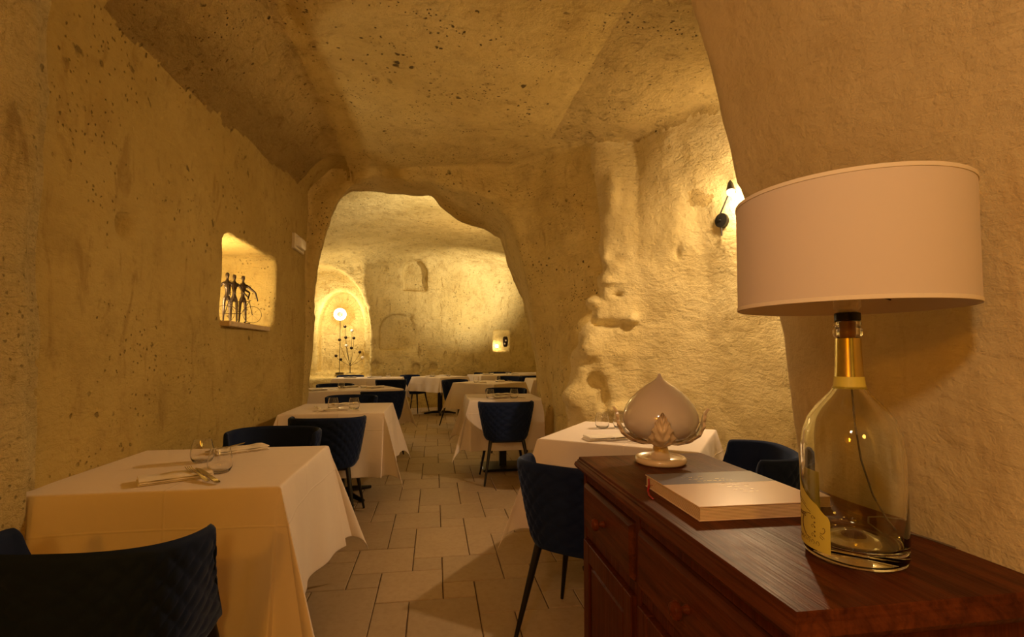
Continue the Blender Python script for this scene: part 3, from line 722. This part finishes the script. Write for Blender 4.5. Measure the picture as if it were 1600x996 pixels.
# ------------------------------------------------------------------ sideboard
cab = empty('sideboard', (.73, 1.168, 0)); tag(cab, 'red-brown stained pine sideboard carrying the bottle lamp, book and ceramic bud', 'sideboard')
CX0, CX1, CY0, CY1 = -.245, .222, -.542, .542
def rect(i, z): return [(CX0 + i, CY0 + i, z), (CX1, CY0 + i, z), (CX1, CY1 - i, z), (CX0 + i, CY1 - i, z)]
m = MB(); m.loft([rect(.03, .836), rect(.012, .838), rect(.004, .844), rect(0, .852), rect(.003, .861), rect(.009, .866), rect(.0095, .870), rect(.013, .8725), rect(.014, .8785), rect(.0155, .88)])
m.build('worktop', M['wood'], cab, True, 30)
BX0, BX1, BY0, BY1 = -.215, .215, -.522, .522
m = MB(); m.box(BX0 + .012, BX1, BY0 + .012, BY1 - .012, .06, .836)
# face frame
for y0, y1 in ((BY0, BY0 + .045), (.042, .072), (BY1 - .028, BY1)): m.box(BX0 - .0015, BX0 + .02, y0, y1, 0.02, .8355, .001)
for z0, z1 in ((.805, .836), (.620, .650), (.05, .09)): m.box(BX0, BX0 + .0195, BY0 + .040, BY1 - .020, z0, min(z1, .835), .001)
m.build('body', M['wood_v'], cab, False)
m = MB()
for y in (BY0 + .015, BY1 - .05):
    for x in (BX0 + .004, BX1 - .04): m.box(x, x + .036, y, y + .036, 0, .06, .003)
m.build('plinth_blocks', M['wood_v'], cab, False)
def raised(y0, y1, z0, z1, x=BX0 - .014):
    m = MB(); r_ = lambda i, d: [(x + d, y0 + i, z0 + i), (x + d, y1 - i, z0 + i), (x + d, y1 - i, z1 - i), (x + d, y0 + i, z1 - i)]
    m.loft([r_(0, .030), r_(0, .010), r_(.003, .006), r_(.008, .002), r_(.010, 0)], True, True, True); return m
def knob(parent, y, z, x=BX0 - .014):
    m = MB(); prof = [(.010, 0), (.009, .006), (.0065, .010), (.007, .016), (.0165, .020), (.0185, .026), (.016, .033), (.008, .037), (.002, .038)]
    rings = [[(x - d, y + r_ * math.cos(t), z + r_ * math.sin(t)) for t in [2 * math.pi * i / 20 for i in range(20)]] for r_, d in prof]
    m.loft(rings); m.build('knob', M['wood_x'], parent)
for (y0, y1) in ((.078, BY1 - .034), (BY0 + .051, .036)):
    d = raised(y0, y1, .655, .800).build('drawer', M['wood'], cab, True, 25); knob(d, (y0 + y1) / 2, .730)
for (y0, y1) in ((.078, BY1 - .034), (BY0 + .051, .036)):
    d = MB(); x = BX0 - .014
    for a_, b_, c_, e_ in ((y0, y0 + .055, .095, .615), (y1 - .055, y1, .095, .615), (y0 + .055, y1 - .055, .555, .615), (y0 + .055, y1 - .055, .095, .165)): d.box(x, x + .022, a_, b_, c_, e_, .002)
    dd = d.build('door', M['wood_v'], cab, False)
    r_ = raised(y0 + .060, y1 - .060, .170, .550, x + .004); r_.build('door_panel', M['wood_v'], dd, True, 25)

# ------------------------------------------------------------------ bottle lamp
LX, LY = .737, .797
lamp = empty('bottle_lamp', (LX, LY, .8805)); tag(lamp, 'table lamp made from a big clear wine bottle with a wide beige drum shade', 'lamp')
po = [(.060, 0), (.070, .001), (.0765, .006), (.079, .014), (.0795, .04), (.0795, .13), (.0788, .19), (.0755, .218), (.067, .243), (.054, .263), (.040, .279), (.029, .292), (.0235, .304), (.0215, .324), (.0200, .35), (.0190, .383), (.0190, .388), (.0225, .391), (.0232, .396), (.0225, .402), (.0195, .405), (.0192, .408), (.0210, .411), (.0210, .415), (.0185, .4165)]
pi_ = [(.0135, .4165), (.0130, .40), (.0135, .36), (.0165, .322), (.019, .304), (.0245, .291), (.036, .276), (.050, .260), (.063, .241), (.0712, .217), (.0745, .19), (.0752, .13), (.0750, .04), (.072, .030), (.060, .026), (.035, .034), (.015, .042), (.003, .044)]
m = MB(); m.lathe(po + pi_, 72); m.build('bottle', M['bottle'], lamp, True, 60)
m = MB(); m.lathe([(.0240, .3035), (.0222, .324), (.0208, .35), (.0198, .386), (.0192, .386), (.0202, .35), (.0216, .324), (.0236, .3035)], 48, (0, 0, 0), False, False)
m.f += [tuple((7 * 48 + i, 7 * 48 + (i + 1) % 48, (i + 1) % 48, i)) for i in range(48)]; m.build('foil_sleeve', M['foil'], lamp)
m = MB(); m.lathe([(.0262, .296), (.0246, .304), (.0232, .3175), (.0226, .3175), (.0240, .304), (.0256, .296)], 48, (0, 0, 0), False, False); bnd = m.build('neck_band', M['label'], lamp); bnd['label'] = 'yellow paper band round the neck'
m = MB(); m.lathe([(.0125, .388), (.0128, .416), (.0165, .417)], 32); m.build('cork', M['cork'], lamp)
m = MB(); m.lathe([(.018, .4168), (.0205, .418), (.0205, .431), (.018, .4325)], 40); m.build('cap', M['black'], lamp)
# label wrapped on the left of the bottle
cdir = math.atan2(-LY, -LX)
def lab_pt(a_, z, r_=.0800): return (r_ * math.cos(cdir - R(a_)), r_ * math.sin(cdir - R(a_)), z)
def lab_top(a_): 
    t = (a_ - 24) / 66.0
    if a_ < 30: return .018 + .064 * (.86 + .14 * math.sqrt(max(0, 1 - ((30 - a_) / 6) ** 2)))
    return .082 + .010 * min((t - .09) * 6, 1) + .055 * max(0, t - .05) ** 1.6 if t < 1 else .150 - .03 * (t - 1)
m = MB(); cols = 40; vv = []; ff = []
for rr in (.0801, .0805):
    for i in range(cols + 1):
        a_ = 24 + 112 * i / cols
        for j in range(9):
            z0_ = .018; z1_ = lab_top(a_); z = z0_ + (z1_ - z0_) * j / 8; vv.append(lab_pt(a_, z, rr))
for k in range(2):
    o_ = k * (cols + 1) * 9
    for i in range(cols):
        for j in range(8): ff.append((o_ + i * 9 + j, o_ + (i + 1) * 9 + j, o_ + (i + 1) * 9 + j + 1, o_ + i * 9 + j + 1))
m.add(vv, ff); lab = m.build('paper_label', M['label'], lamp); lab['label'] = 'yellow paper label with brown scrollwork'
m = MB()
def ink(pts, w_=.0005):
    m.tube([lab_pt(a_, z, .0807) for a_, z in pts], w_, 5)
sc_ = .0795 * math.pi / 180
def circ(ca, cz, r1, r2, t0, t1, n_=22): return [(ca + r1 / sc_ * math.cos(t), cz + r2 * math.sin(t)) for t in [t0 + (t1 - t0) * i / n_ for i in range(n_ + 1)]]
ink(circ(53, .056, .0225, .021, -1.7, 1.75)); ink(circ(53, .056, .0205, .0185, -1.1, 1.3), .0003)
for k in range(5):
    ink(circ(44, .041 + k * .0078, .0011, .0011, 0, 6.3, 8), .0005)
    if k in (0, 2, 4): ink(circ(47, .0425 + k * .0075, .0028, .0026, -1.5, 3.2, 12), .00035)
ink([(36.5, .050), (34, .049), (31.5, .051), (30, .055), (30.5, .059), (32, .060), (33, .058)]); ink([(36.5, .047), (33, .044), (31, .042)], .0004); ink([(37, .044), (35, .041), (33, .040)], .0004)
for k in range(6):
    c0 = 40 + k * 7.5; ink(circ(c0, .030, .0032, .0034, -.6, 4.4, 12), .00035)
ink([(88, .100), (80, .094), (72, .090), (64, .088), (57, .083), (51, .080)], .0004); ink([(84, .104), (76, .098), (68, .094), (60, .090)], .0003)
m.build('scrollwork', M['ink'], lab, True)
try:
    tc = bpy.data.curves.new('lettering', 'FONT'); tc.body = 'nart'; tc.size = .015; tc.extrude = .0002
    to = bpy.data.objects.new('lettering_source', tc); C.objects.link(to); bpy.context.view_layer.update()
    me = bpy.data.meshes.new_from_object(to.evaluated_get(bpy.context.evaluated_depsgraph_get())); bpy.data.objects.remove(to)
    wd = max(v.co.x for v in me.vertices)
    for v in me.vertices: v.co = Vector(lab_pt(60 - (v.co.x - wd) / sc_ , .068 + v.co.y, .0807 + v.co.z))
    me.materials.append(M['ink']); link('lettering', me, lab)
except Exception as e: print('text', e)
# shade, holder, flex
SB, ST, SR = 1.320 - .8805, 1.522 - .8805, .180
m = MB(); m.lathe([(SR - .001, SB), (SR, SB + .001), (SR, ST - .001), (SR - .001, ST), (SR - .003, ST), (SR - .0035, ST - .001), (SR - .0035, SB + .001), (SR - .003, SB)], 96, (0, 0, 0), False, False)
n_ = 96; m.f += [(7 * n_ + i, 7 * n_ + (i + 1) % n_, (i + 1) % n_, i) for i in range(n_)]
sh = m.build('lamp_shade', M['shade'], lamp, True, 35)
for zz_ in (SB + .0035, ST - .0035):
    m = MB(); m.lathe([(SR + .0004, zz_ - .0035), (SR + .0012, zz_ - .003), (SR + .0012, zz_ + .003), (SR + .0004, zz_ + .0035)], 96, (0, 0, 0), False, False); m.build('shade_trim', M['shade_in'], sh)
m = MB(); m.lathe([(.014, .4325), (.016, .436), (.021, .442), (.021, .475), (.017, .480), (.017, .49)], 32); m.build('lamp_holder', M['shade_in'], lamp)
m = MB(); m.lathe([(.013, .489), (.016, .50), (.028, .525), (.030, .545), (.024, .565), (.008, .575)], 24); m.build('bulb', M['bulb_off'], lamp)
m = MB()
for k in range(3):
    a_ = k * 2.094 + .4; m.tube([(.017 * math.cos(a_), .017 * math.sin(a_), .478), ((SR - .004) * math.cos(a_), (SR - .004) * math.sin(a_), .478 - .012)], .0016, 6)
m.build('shade_carrier', M['black'], lamp)
m = MB(); m.tube([(0, 0, .39), (.001, 0, .33), (.004, -.002, .28), (.006, -.004, .23), (.012, -.008, .17), (.026, -.016, .11), (.042, -.026, .07), (.054, -.034, .050)], .0016, 8); m.build('inner_flex', M['cable'], lamp)
m = MB(); m.tube([(.080, .02, .004), (.10, .07, .012), (.13, .10, .016), (.165, .105, .010), (.19, .09, .004), (.205, .05, .0025), (.21, 0, .0025)], .0018, 8); m.build('power_flex', M['cable'], lamp)

# ------------------------------------------------------------------ book
bk_ = empty('book', (.716, 1.148, .8803), R(-1)); tag(bk_, 'thick glossy book with blue-grey and cream cover lying on the sideboard', 'book')
hx, hy, T_ = .153, .144, .0315
m = MB(); m.box(-hx + .003, hx - .002, -hy + .002, hy - .002, .0025, T_ - .0025); m.build('page_block', M['paper'], bk_, False)
m = MB()
for k in range(9):
    z = .004 + k * .003; m.box(-hx + .0024, hx - .0014, -hy + .0014, hy - .0014, z, z + .0004)
m.build('page_lines', M['cork'], bk_, False)
m = MB(); m.box(-hx, hx, -hy, hy, 0, .0025, .0006); m.build('back_cover', M['cover'], bk_, False)
m = MB(); m.box(-hx, hx, -hy, hy, T_ - .0025, T_, .0006); fc_ = m.build('front_cover', M['cover'], bk_, False)
m = MB(); m.box(-hx + .0006, hx - .0006, .035, hy - .0006, T_, T_ + .0002); q = m.build('cover_band', M['cover_blue'], fc_, False); q['label'] = 'blue-grey upper band of the cover'
m = MB(); rr = random.Random(4)
for row, (y, n_w) in enumerate([(.095, 5), (.075, 7), (.055, 8), (.030, 7), (.012, 8), (-.006, 5), (-.03, 4), (-.05, 3)]):
    x = -.075 + row * .012
    for k in range(n_w):
        wd = rr.uniform(.004, .013)
        if rr.random() < .85: m.box(x, x + wd, y, y + rr.uniform(.0016, .0035), T_ + .0002, T_ + .0005)
        x += wd + rr.uniform(.003, .007)
q = m.build('silver_lettering', M['silver'], fc_, False); q['kind'] = 'stuff'
m = MB(); rb = [(-hx + .01, .10, .014), (-hx - .010, .105, .012), (-hx - .018, .090, .0015), (-hx - .030, .055, .0012), (-hx - .034, .02, .0012)]
m.loft([[(x, y, z), (x + .006, y + .002, z), (x + .006, y + .002, z + .0008), (x, y, z + .0008)] for x, y, z in rb]); m.tube([(-hx - .004, .11, .004), (-hx - .004, .112, .028)], .0022, 6); m.build('ribbon_marker', M['ribbon'], bk_)

# ------------------------------------------------------------------ ceramic bud
pumo = empty('ceramic_bud', (.735, 1.56, .8803)); tag(pumo, 'glossy cream ceramic flower bud ornament on a leafy foot, at far end of sideboard', 'ornament')
m = MB(); m.lathe([(.074, 0), (.080, .003), (.083, .009), (.081, .018), (.076, .022), (.073, .022), (.068, .018), (.050, .018), (.034, .024), (.026, .036), (.0225, .055), (.0235, .068), (.030, .078)], 56); m.build('foot', M['ceramic_leaf'], pumo, True, 50)
m = MB(); m.lathe([(.016, .070), (.055, .074), (.090, .090), (.112, .113), (.121, .137), (.120, .160), (.110, .186), (.092, .211), (.070, .234), (.047, .252), (.028, .264), (.014, .273), (.0075, .281), (.0045, .289), (.0015, .292)], 72); m.build('bud', M['ceramic'], pumo, True, 60)
def leaf(ang):
    m = MB(); rows = 44; cols_ = 24; vv = []; ff = []
    for sgn in (0, 1):
        for j in range(rows + 1):
            t = j / rows
            # spine: up the outside of the bud, tip curling outwards
            sp = [(.026, .060), (.050, .058), (.088, .068), (.118, .090), (.132, .118), (.134, .142), (.137, .162), (.148, .180)]
            x_ = t * (len(sp) - 1); i0 = min(int(x_), len(sp) - 2); fr_ = x_ - i0; r_ = sp[i0][0] * (1 - fr_) + sp[i0 + 1][0] * fr_; z_ = sp[i0][1] * (1 - fr_) + sp[i0 + 1][1] * fr_
            wd = .018 + .030 * math.sin(min(t / .30, 1) * math.pi / 2) if t < .30 else .048 * (1 - ((t - .30) / .70) ** 1.15) + .002
            lob = 1 - .18 * abs(math.sin(t * 7 * math.pi))
            for i in range(cols_ + 1):
                u = -1 + 2 * i / cols_; rid = .0042 * math.cos((abs(u) * 1.3 - t * 5.5) * 2 * math.pi) * min(abs(u) * 4, 1) + .004 * (1 - min(abs(u) * 5, 1))
                y_ = u * wd * (lob if abs(u) > .6 else 1); rr_ = r_ + (rid + .003 if sgn else -.002) - .10 * y_ * y_ / .05; vv.append((rr_, y_, z_ + .018 * abs(u) ** 1.5 * (1 - t)))
    n1 = (rows + 1) * (cols_ + 1); c1 = cols_ + 1
    for s_ in (0, 1):
        for j in range(rows):
            for i in range(cols_): ff.append((s_ * n1 + j * c1 + i, s_ * n1 + j * c1 + i + 1, s_ * n1 + (j + 1) * c1 + i + 1, s_ * n1 + (j + 1) * c1 + i))
    for j in range(rows):
        for i in (0, cols_): ff.append((j * c1 + i, (j + 1) * c1 + i, n1 + (j + 1) * c1 + i, n1 + j * c1 + i))
    ca, sa_ = math.cos(ang[0]), math.sin(ang[0]); m.add([(x * ca - y * sa_, x * sa_ + y * ca, z) for x, y, z in vv], ff); m.build('acanthus_leaf', M['ceramic_leaf'], pumo, True, 70)
for k in range(4): leaf((math.atan2(-1.56, -.735) + .05 + k * math.pi / 2, 'hug'))

# ------------------------------------------------------------------ left wall niche: shelf, figures
m = MB(); m.box(-1.70, -1.345, 3.56, 4.38, 1.420, 1.456, .004); shf = m.build('niche_shelf', M['slab'], None, True, 30); tag(shf, 'pale stone shelf slab at the foot of the lit niche in the left wall', 'shelf')
fig = empty('figure_sculpture', (-1.475, 3.985, 1.4565), R(-66)); tag(fig, 'dark bronze sculpture of three slender figures with a bicycle, in the lit wall niche', 'sculpture')
def skin_body(name, pts, edges, rad, parent):
    me = bpy.data.meshes.new(name); me.from_pydata(pts, edges, []); o = bpy.data.objects.new(name, me); C.objects.link(o); o.parent = parent
    bpy.context.view_layer.objects.active = o
    md = o.modifiers.new('skin', 'SKIN'); o.modifiers.new('sub', 'SUBSURF').levels = 1; o.modifiers['sub'].render_levels = 1
    if not me.skin_vertices: 
        import bmesh as _b; b_ = _b.new(); b_.from_mesh(me); b_.verts.layers.skin.verify(); b_.to_mesh(me); b_.free()
    for i, r_ in enumerate(rad): me.skin_vertices[0].data[i].radius = (r_, r_)
    me.skin_vertices[0].data[0].use_root = True; me.materials.append(M['bronze']); return o
def figure(x, y, H, lean, arm, leg, nm='figure'):
    s_ = H / .36
    P = [(0, 0, .17), (0, 0, .215), (lean * .02, 0, .27), (lean * .03, 0, .305), (lean * .034, 0, .328), (lean * .036, 0, .350),
         (0, -.016, .16), (leg[0] * .5, -.018, .09), (leg[0], -.020, .008), (leg[0] + .004, -.034, .003), (0, .016, .16), (leg[1] * .5, .018, .09), (leg[1], .020, .008), (leg[1] + .004, .006, .003),
         (lean * .02, -.030, .272), (arm[0][0], arm[0][1], .225), (arm[1][0], arm[1][1], arm[1][2]), (lean * .02, .030, .272), (arm[2][0], arm[2][1], .225), (arm[3][0], arm[3][1], arm[3][2])]
    Eg = [(0, 1), (1, 2), (2, 3), (3, 4), (4, 5), (0, 6), (6, 7), (7, 8), (8, 9), (0, 10), (10, 11), (11, 12), (12, 13), (2, 14), (14, 15), (15, 16), (2, 17), (17, 18), (18, 19)]
    Rd = [.013, .010, .016, .0055, .0125, .0115, .010, .0075, .005, .004, .010, .0075, .005, .004, .009, .006, .004, .009, .006, .004]
    skin_body(nm, [(x + p_[0] * s_, y + p_[1] * s_, p_[2] * s_ + .008) for p_ in P], Eg, [r_ * s_ * 1.15 for r_ in Rd], fig)
figure(0, -.052, .385, .3, [(-.01, -.055), (.0, -.045, .175), (.02, .045), (.03, .05, .20)], (-.005, .01))
figure(.01, -.006, .375, -.2, [(.02, -.03), (.03, -.03, .19), (.0, .055), (.03, .085, .185)], (.01, -.005))
figure(.0, .052, .37, .1, [(.0, .045), (.03, .03, .17), (.02, .08), (.04, .095, .16)], (-.008, .03))
m = MB(); m.box(-.05, .06, -.09, .10, 0, .009, .002); m.build('base', M['bronze'], fig, False)
for yc in (-.065, .115):
    m = MB(); pts = [(.035, yc + .062 * math.cos(t), .072 + .062 * math.sin(t)) for t in [2 * math.pi * k / 32 for k in range(33)]]; m.tube(pts, .0016, 6, False)
    for k in range(8):
        t = k * math.pi / 4; m.tube([(.035, yc, .072), (.035, yc + .062 * math.cos(t), .072 + .062 * math.sin(t))], .0005, 4)
    m.build('wheel', M['bronze'], fig)
m = MB()
for a_, b_ in (((.035, -.065, .072), (.035, -.04, .17)), ((.035, -.04, .16), (.035, .095, .17)), ((.035, .09, .185), (.035, .115, .072)), ((.035, -.04, .15), (.035, .04, .075)), ((.035, .04, .075), (.035, .09, .165)), ((.035, -.065, .072), (.035, .04, .075)), ((.01, .095, .175), (.06, .10, .175))): m.tube([a_, b_], .0028, 6)
m.build('bicycle_frame', M['bronze'], fig)
p = march((0, 5.12, 2.30), (-1, 0, 0)); em = empty('emergency_light', (p[0], 5.12, 2.31)); tag(em, 'cream emergency light box with rounded lens, high on the left wall by the arch', 'emergency light')
m = MB(); m.box(-.03, .028, -.165, .165, -.075, .075, .006); m.build('housing', M['plastic'], em)
m = MB(); m.loft([[(.028 + d, math.copysign(abs(math.cos(t)) ** .4, math.cos(t)) * .135 * k, math.copysign(abs(math.sin(t)) ** .4, math.sin(t)) * .055 * k) for t in [2 * math.pi * i / 32 for i in range(32)]] for d, k in ((0, 1), (.018, .97), (.030, .85), (.036, .5))]); m.build('lens', M['opal'], em)

# ------------------------------------------------------------------ sconce in the bay
p = sight(1130, 345); sc0 = empty('wall_spotlight', tuple(p)); tag(sc0, 'small black wall spotlight with conical head, lit, on the bay wall', 'wall light')
hd = Vector((-.08, -.23, .16)); nrm = Vector((-1, -.35, 0)).normalized()
m = MB(); m.tube([tuple(nrm * -.03), tuple(nrm * .028)], .055, 28); m.build('wall_plate', M['black'], sc0)
m = MB(); m.tube([tuple(nrm * .02), tuple(nrm * .06 + Vector((0, 0, .0))), tuple(hd + Vector((.02, .02, .03)))], .006, 8); m.tube([tuple(nrm * .02 + Vector((0, 0, -.05))), tuple(nrm * .02 + Vector((0, 0, -.12)))], .006, 8); m.build('arm', M['black'], sc0)
ax_ = Vector((-.25, -.45, -.85)).normalized()
m = MB(); m.tube([tuple(hd - ax_ * .10), tuple(hd - ax_ * .07), tuple(hd + ax_ * .02)], [.006, .018, .034], 24); m.build('spot_head', M['black'], sc0)
m = MB(); m.sphere(tuple(hd + ax_ * .022), .027, 16); m.build('bulb', M['bulb'], sc0)
for l_ in bpy.data.objects:
    if l_.name in ('sconce_spot', 'sconce_glow'): l_.location = Vector(p) + hd + ax_ * .075

# ------------------------------------------------------------------ alcove lamp, metal tree, niche things
al = empty('sunburst_lamp', (-2.08, 11.55, .80)); tag(al, 'tall slim standing lamp with glowing burst of fine wires in the arched alcove', 'lamp')
m = MB(); m.lathe([(.09, 0), (.09, .008), (.02, .014)], 24); m.build('base', M['black'], al)
m = MB(); m.tube([(0, 0, .01), (0, 0, 1.26)], .006, 8); m.build('pole', M['black'], al)
m = MB(); m.tube([(0, .02, 1.30), (0, -.12, 1.30)], .042, 16); m.build('hub', M['bronze'], al)
m = MB()
for k in range(56):
    t = 2 * math.pi * k / 56; L = .30 + .10 * (k % 2); m.tube([(.03 * math.cos(t), .0, 1.30 + .03 * math.sin(t)), (L * math.cos(t), .08, 1.30 + L * math.sin(t))], .0022, 4)
wr = m.build('wire_rays', M['foil'], al); wr['kind'] = 'stuff'
m = MB(); pts = [(.10 * math.cos(t), -.03, 1.30 + .10 * math.sin(t)) for t in [2 * math.pi * k / 28 for k in range(29)]]; m.tube(pts, .034, 10, False); m.build('light_ring', M['bulb_soft'], al)
tr = empty('metal_tree', (-1.82, 11.35, .80)); tag(tr, 'wiry metal tree ornament with dark and pale balls, right side of the alcove', 'ornament')
m = MB(); m.tube([(0, 0, 0), (0, 0, .16), (0, 0, .22)], [.010, .007, .006], 8)
balls = [(-.12, 1.02, 0), (.03, .93, 1), (-.23, .73, 0), (-.10, .78, 0), (.07, .77, 0), (-.09, .60, 1), (.02, .55, 0), (.20, .46, 0), (-.30, .38, 0), (-.20, .30, 0), (.26, .34, 1)]
for bx_, bz_, _ in balls: m.tube([(0, 0, .16), (bx_ * .5, .02, .16 + (bz_ - .16) * .35), (bx_ * .9, 0, .16 + (bz_ - .16) * .75), (bx_, 0, bz_)], .0035, 5)
m.lathe([(.08, 0), (.08, .008), (.012, .014)], 20); m.build('branches', M['bronze'], tr)
for bx_, bz_, k_ in balls:
    m = MB(); m.sphere((bx_, 0, bz_), .034, 14); o_ = m.build('ball', M['opal'] if k_ else M['bronze'], tr)
    if k_: o_['label'] = 'pale ball'
n2 = NICHE2
m = MB(); rings = []
for z, k in ((-.13, .5), (-.10, .85), (-.02, 1), (.06, 1), (.11, .85), (.13, .5)): rings.append([(k * .065 * math.cos(t), k * .03 * math.sin(t), z) for t in [2 * math.pi * i / 20 for i in range(20)]])
msk = empty('dark_mask_ornament', (n2[0] + .11, n2[1] + .03, n2[2] - .02)); tag(msk, 'small dark oval ornament standing in the little niche of the back wall', 'ornament')
m.loft(rings); m.build('body', M['bronze'], msk); m = MB(); m.sphere((.01, -.03, .03), .022, 10, (1, .5, 1.2)); m.sphere((-.015, -.03, -.05), .018, 10, (1, .5, 1.4)); m.build('inlay', M['opal'], msk)
nl = empty('niche_light', (n2[0] - .10, n2[1] + .06, n2[2] - .19)); tag(nl, 'small glowing light in the lower left of the back wall niche', 'light')
m = MB(); m.lathe([(.03, 0), (.03, .02), (.02, .03)], 16); m.build('base', M['plastic'], nl); m = MB(); m.sphere((0, 0, .06), .035, 12, (1, 1, 1.2)); m.build('bulb', M['bulb'], nl)
bpy.data.objects['back_niche_bulb'].location = (n2[0] - .10, n2[1] - .03, n2[2] - .05)
# small puck light that lights the figures
pk = empty('puck_light', (-1.62, 3.70, 1.4565)); tag(pk, 'small round puck light shining inside the left wall niche', 'light')
m = MB(); m.lathe([(.022, 0), (.022, .012), (.018, .014)], 20); m.build('housing', M['plastic'], pk)
print('objects', len(bpy.data.objects), 'tiles', len(tiles), 'V', len(V))
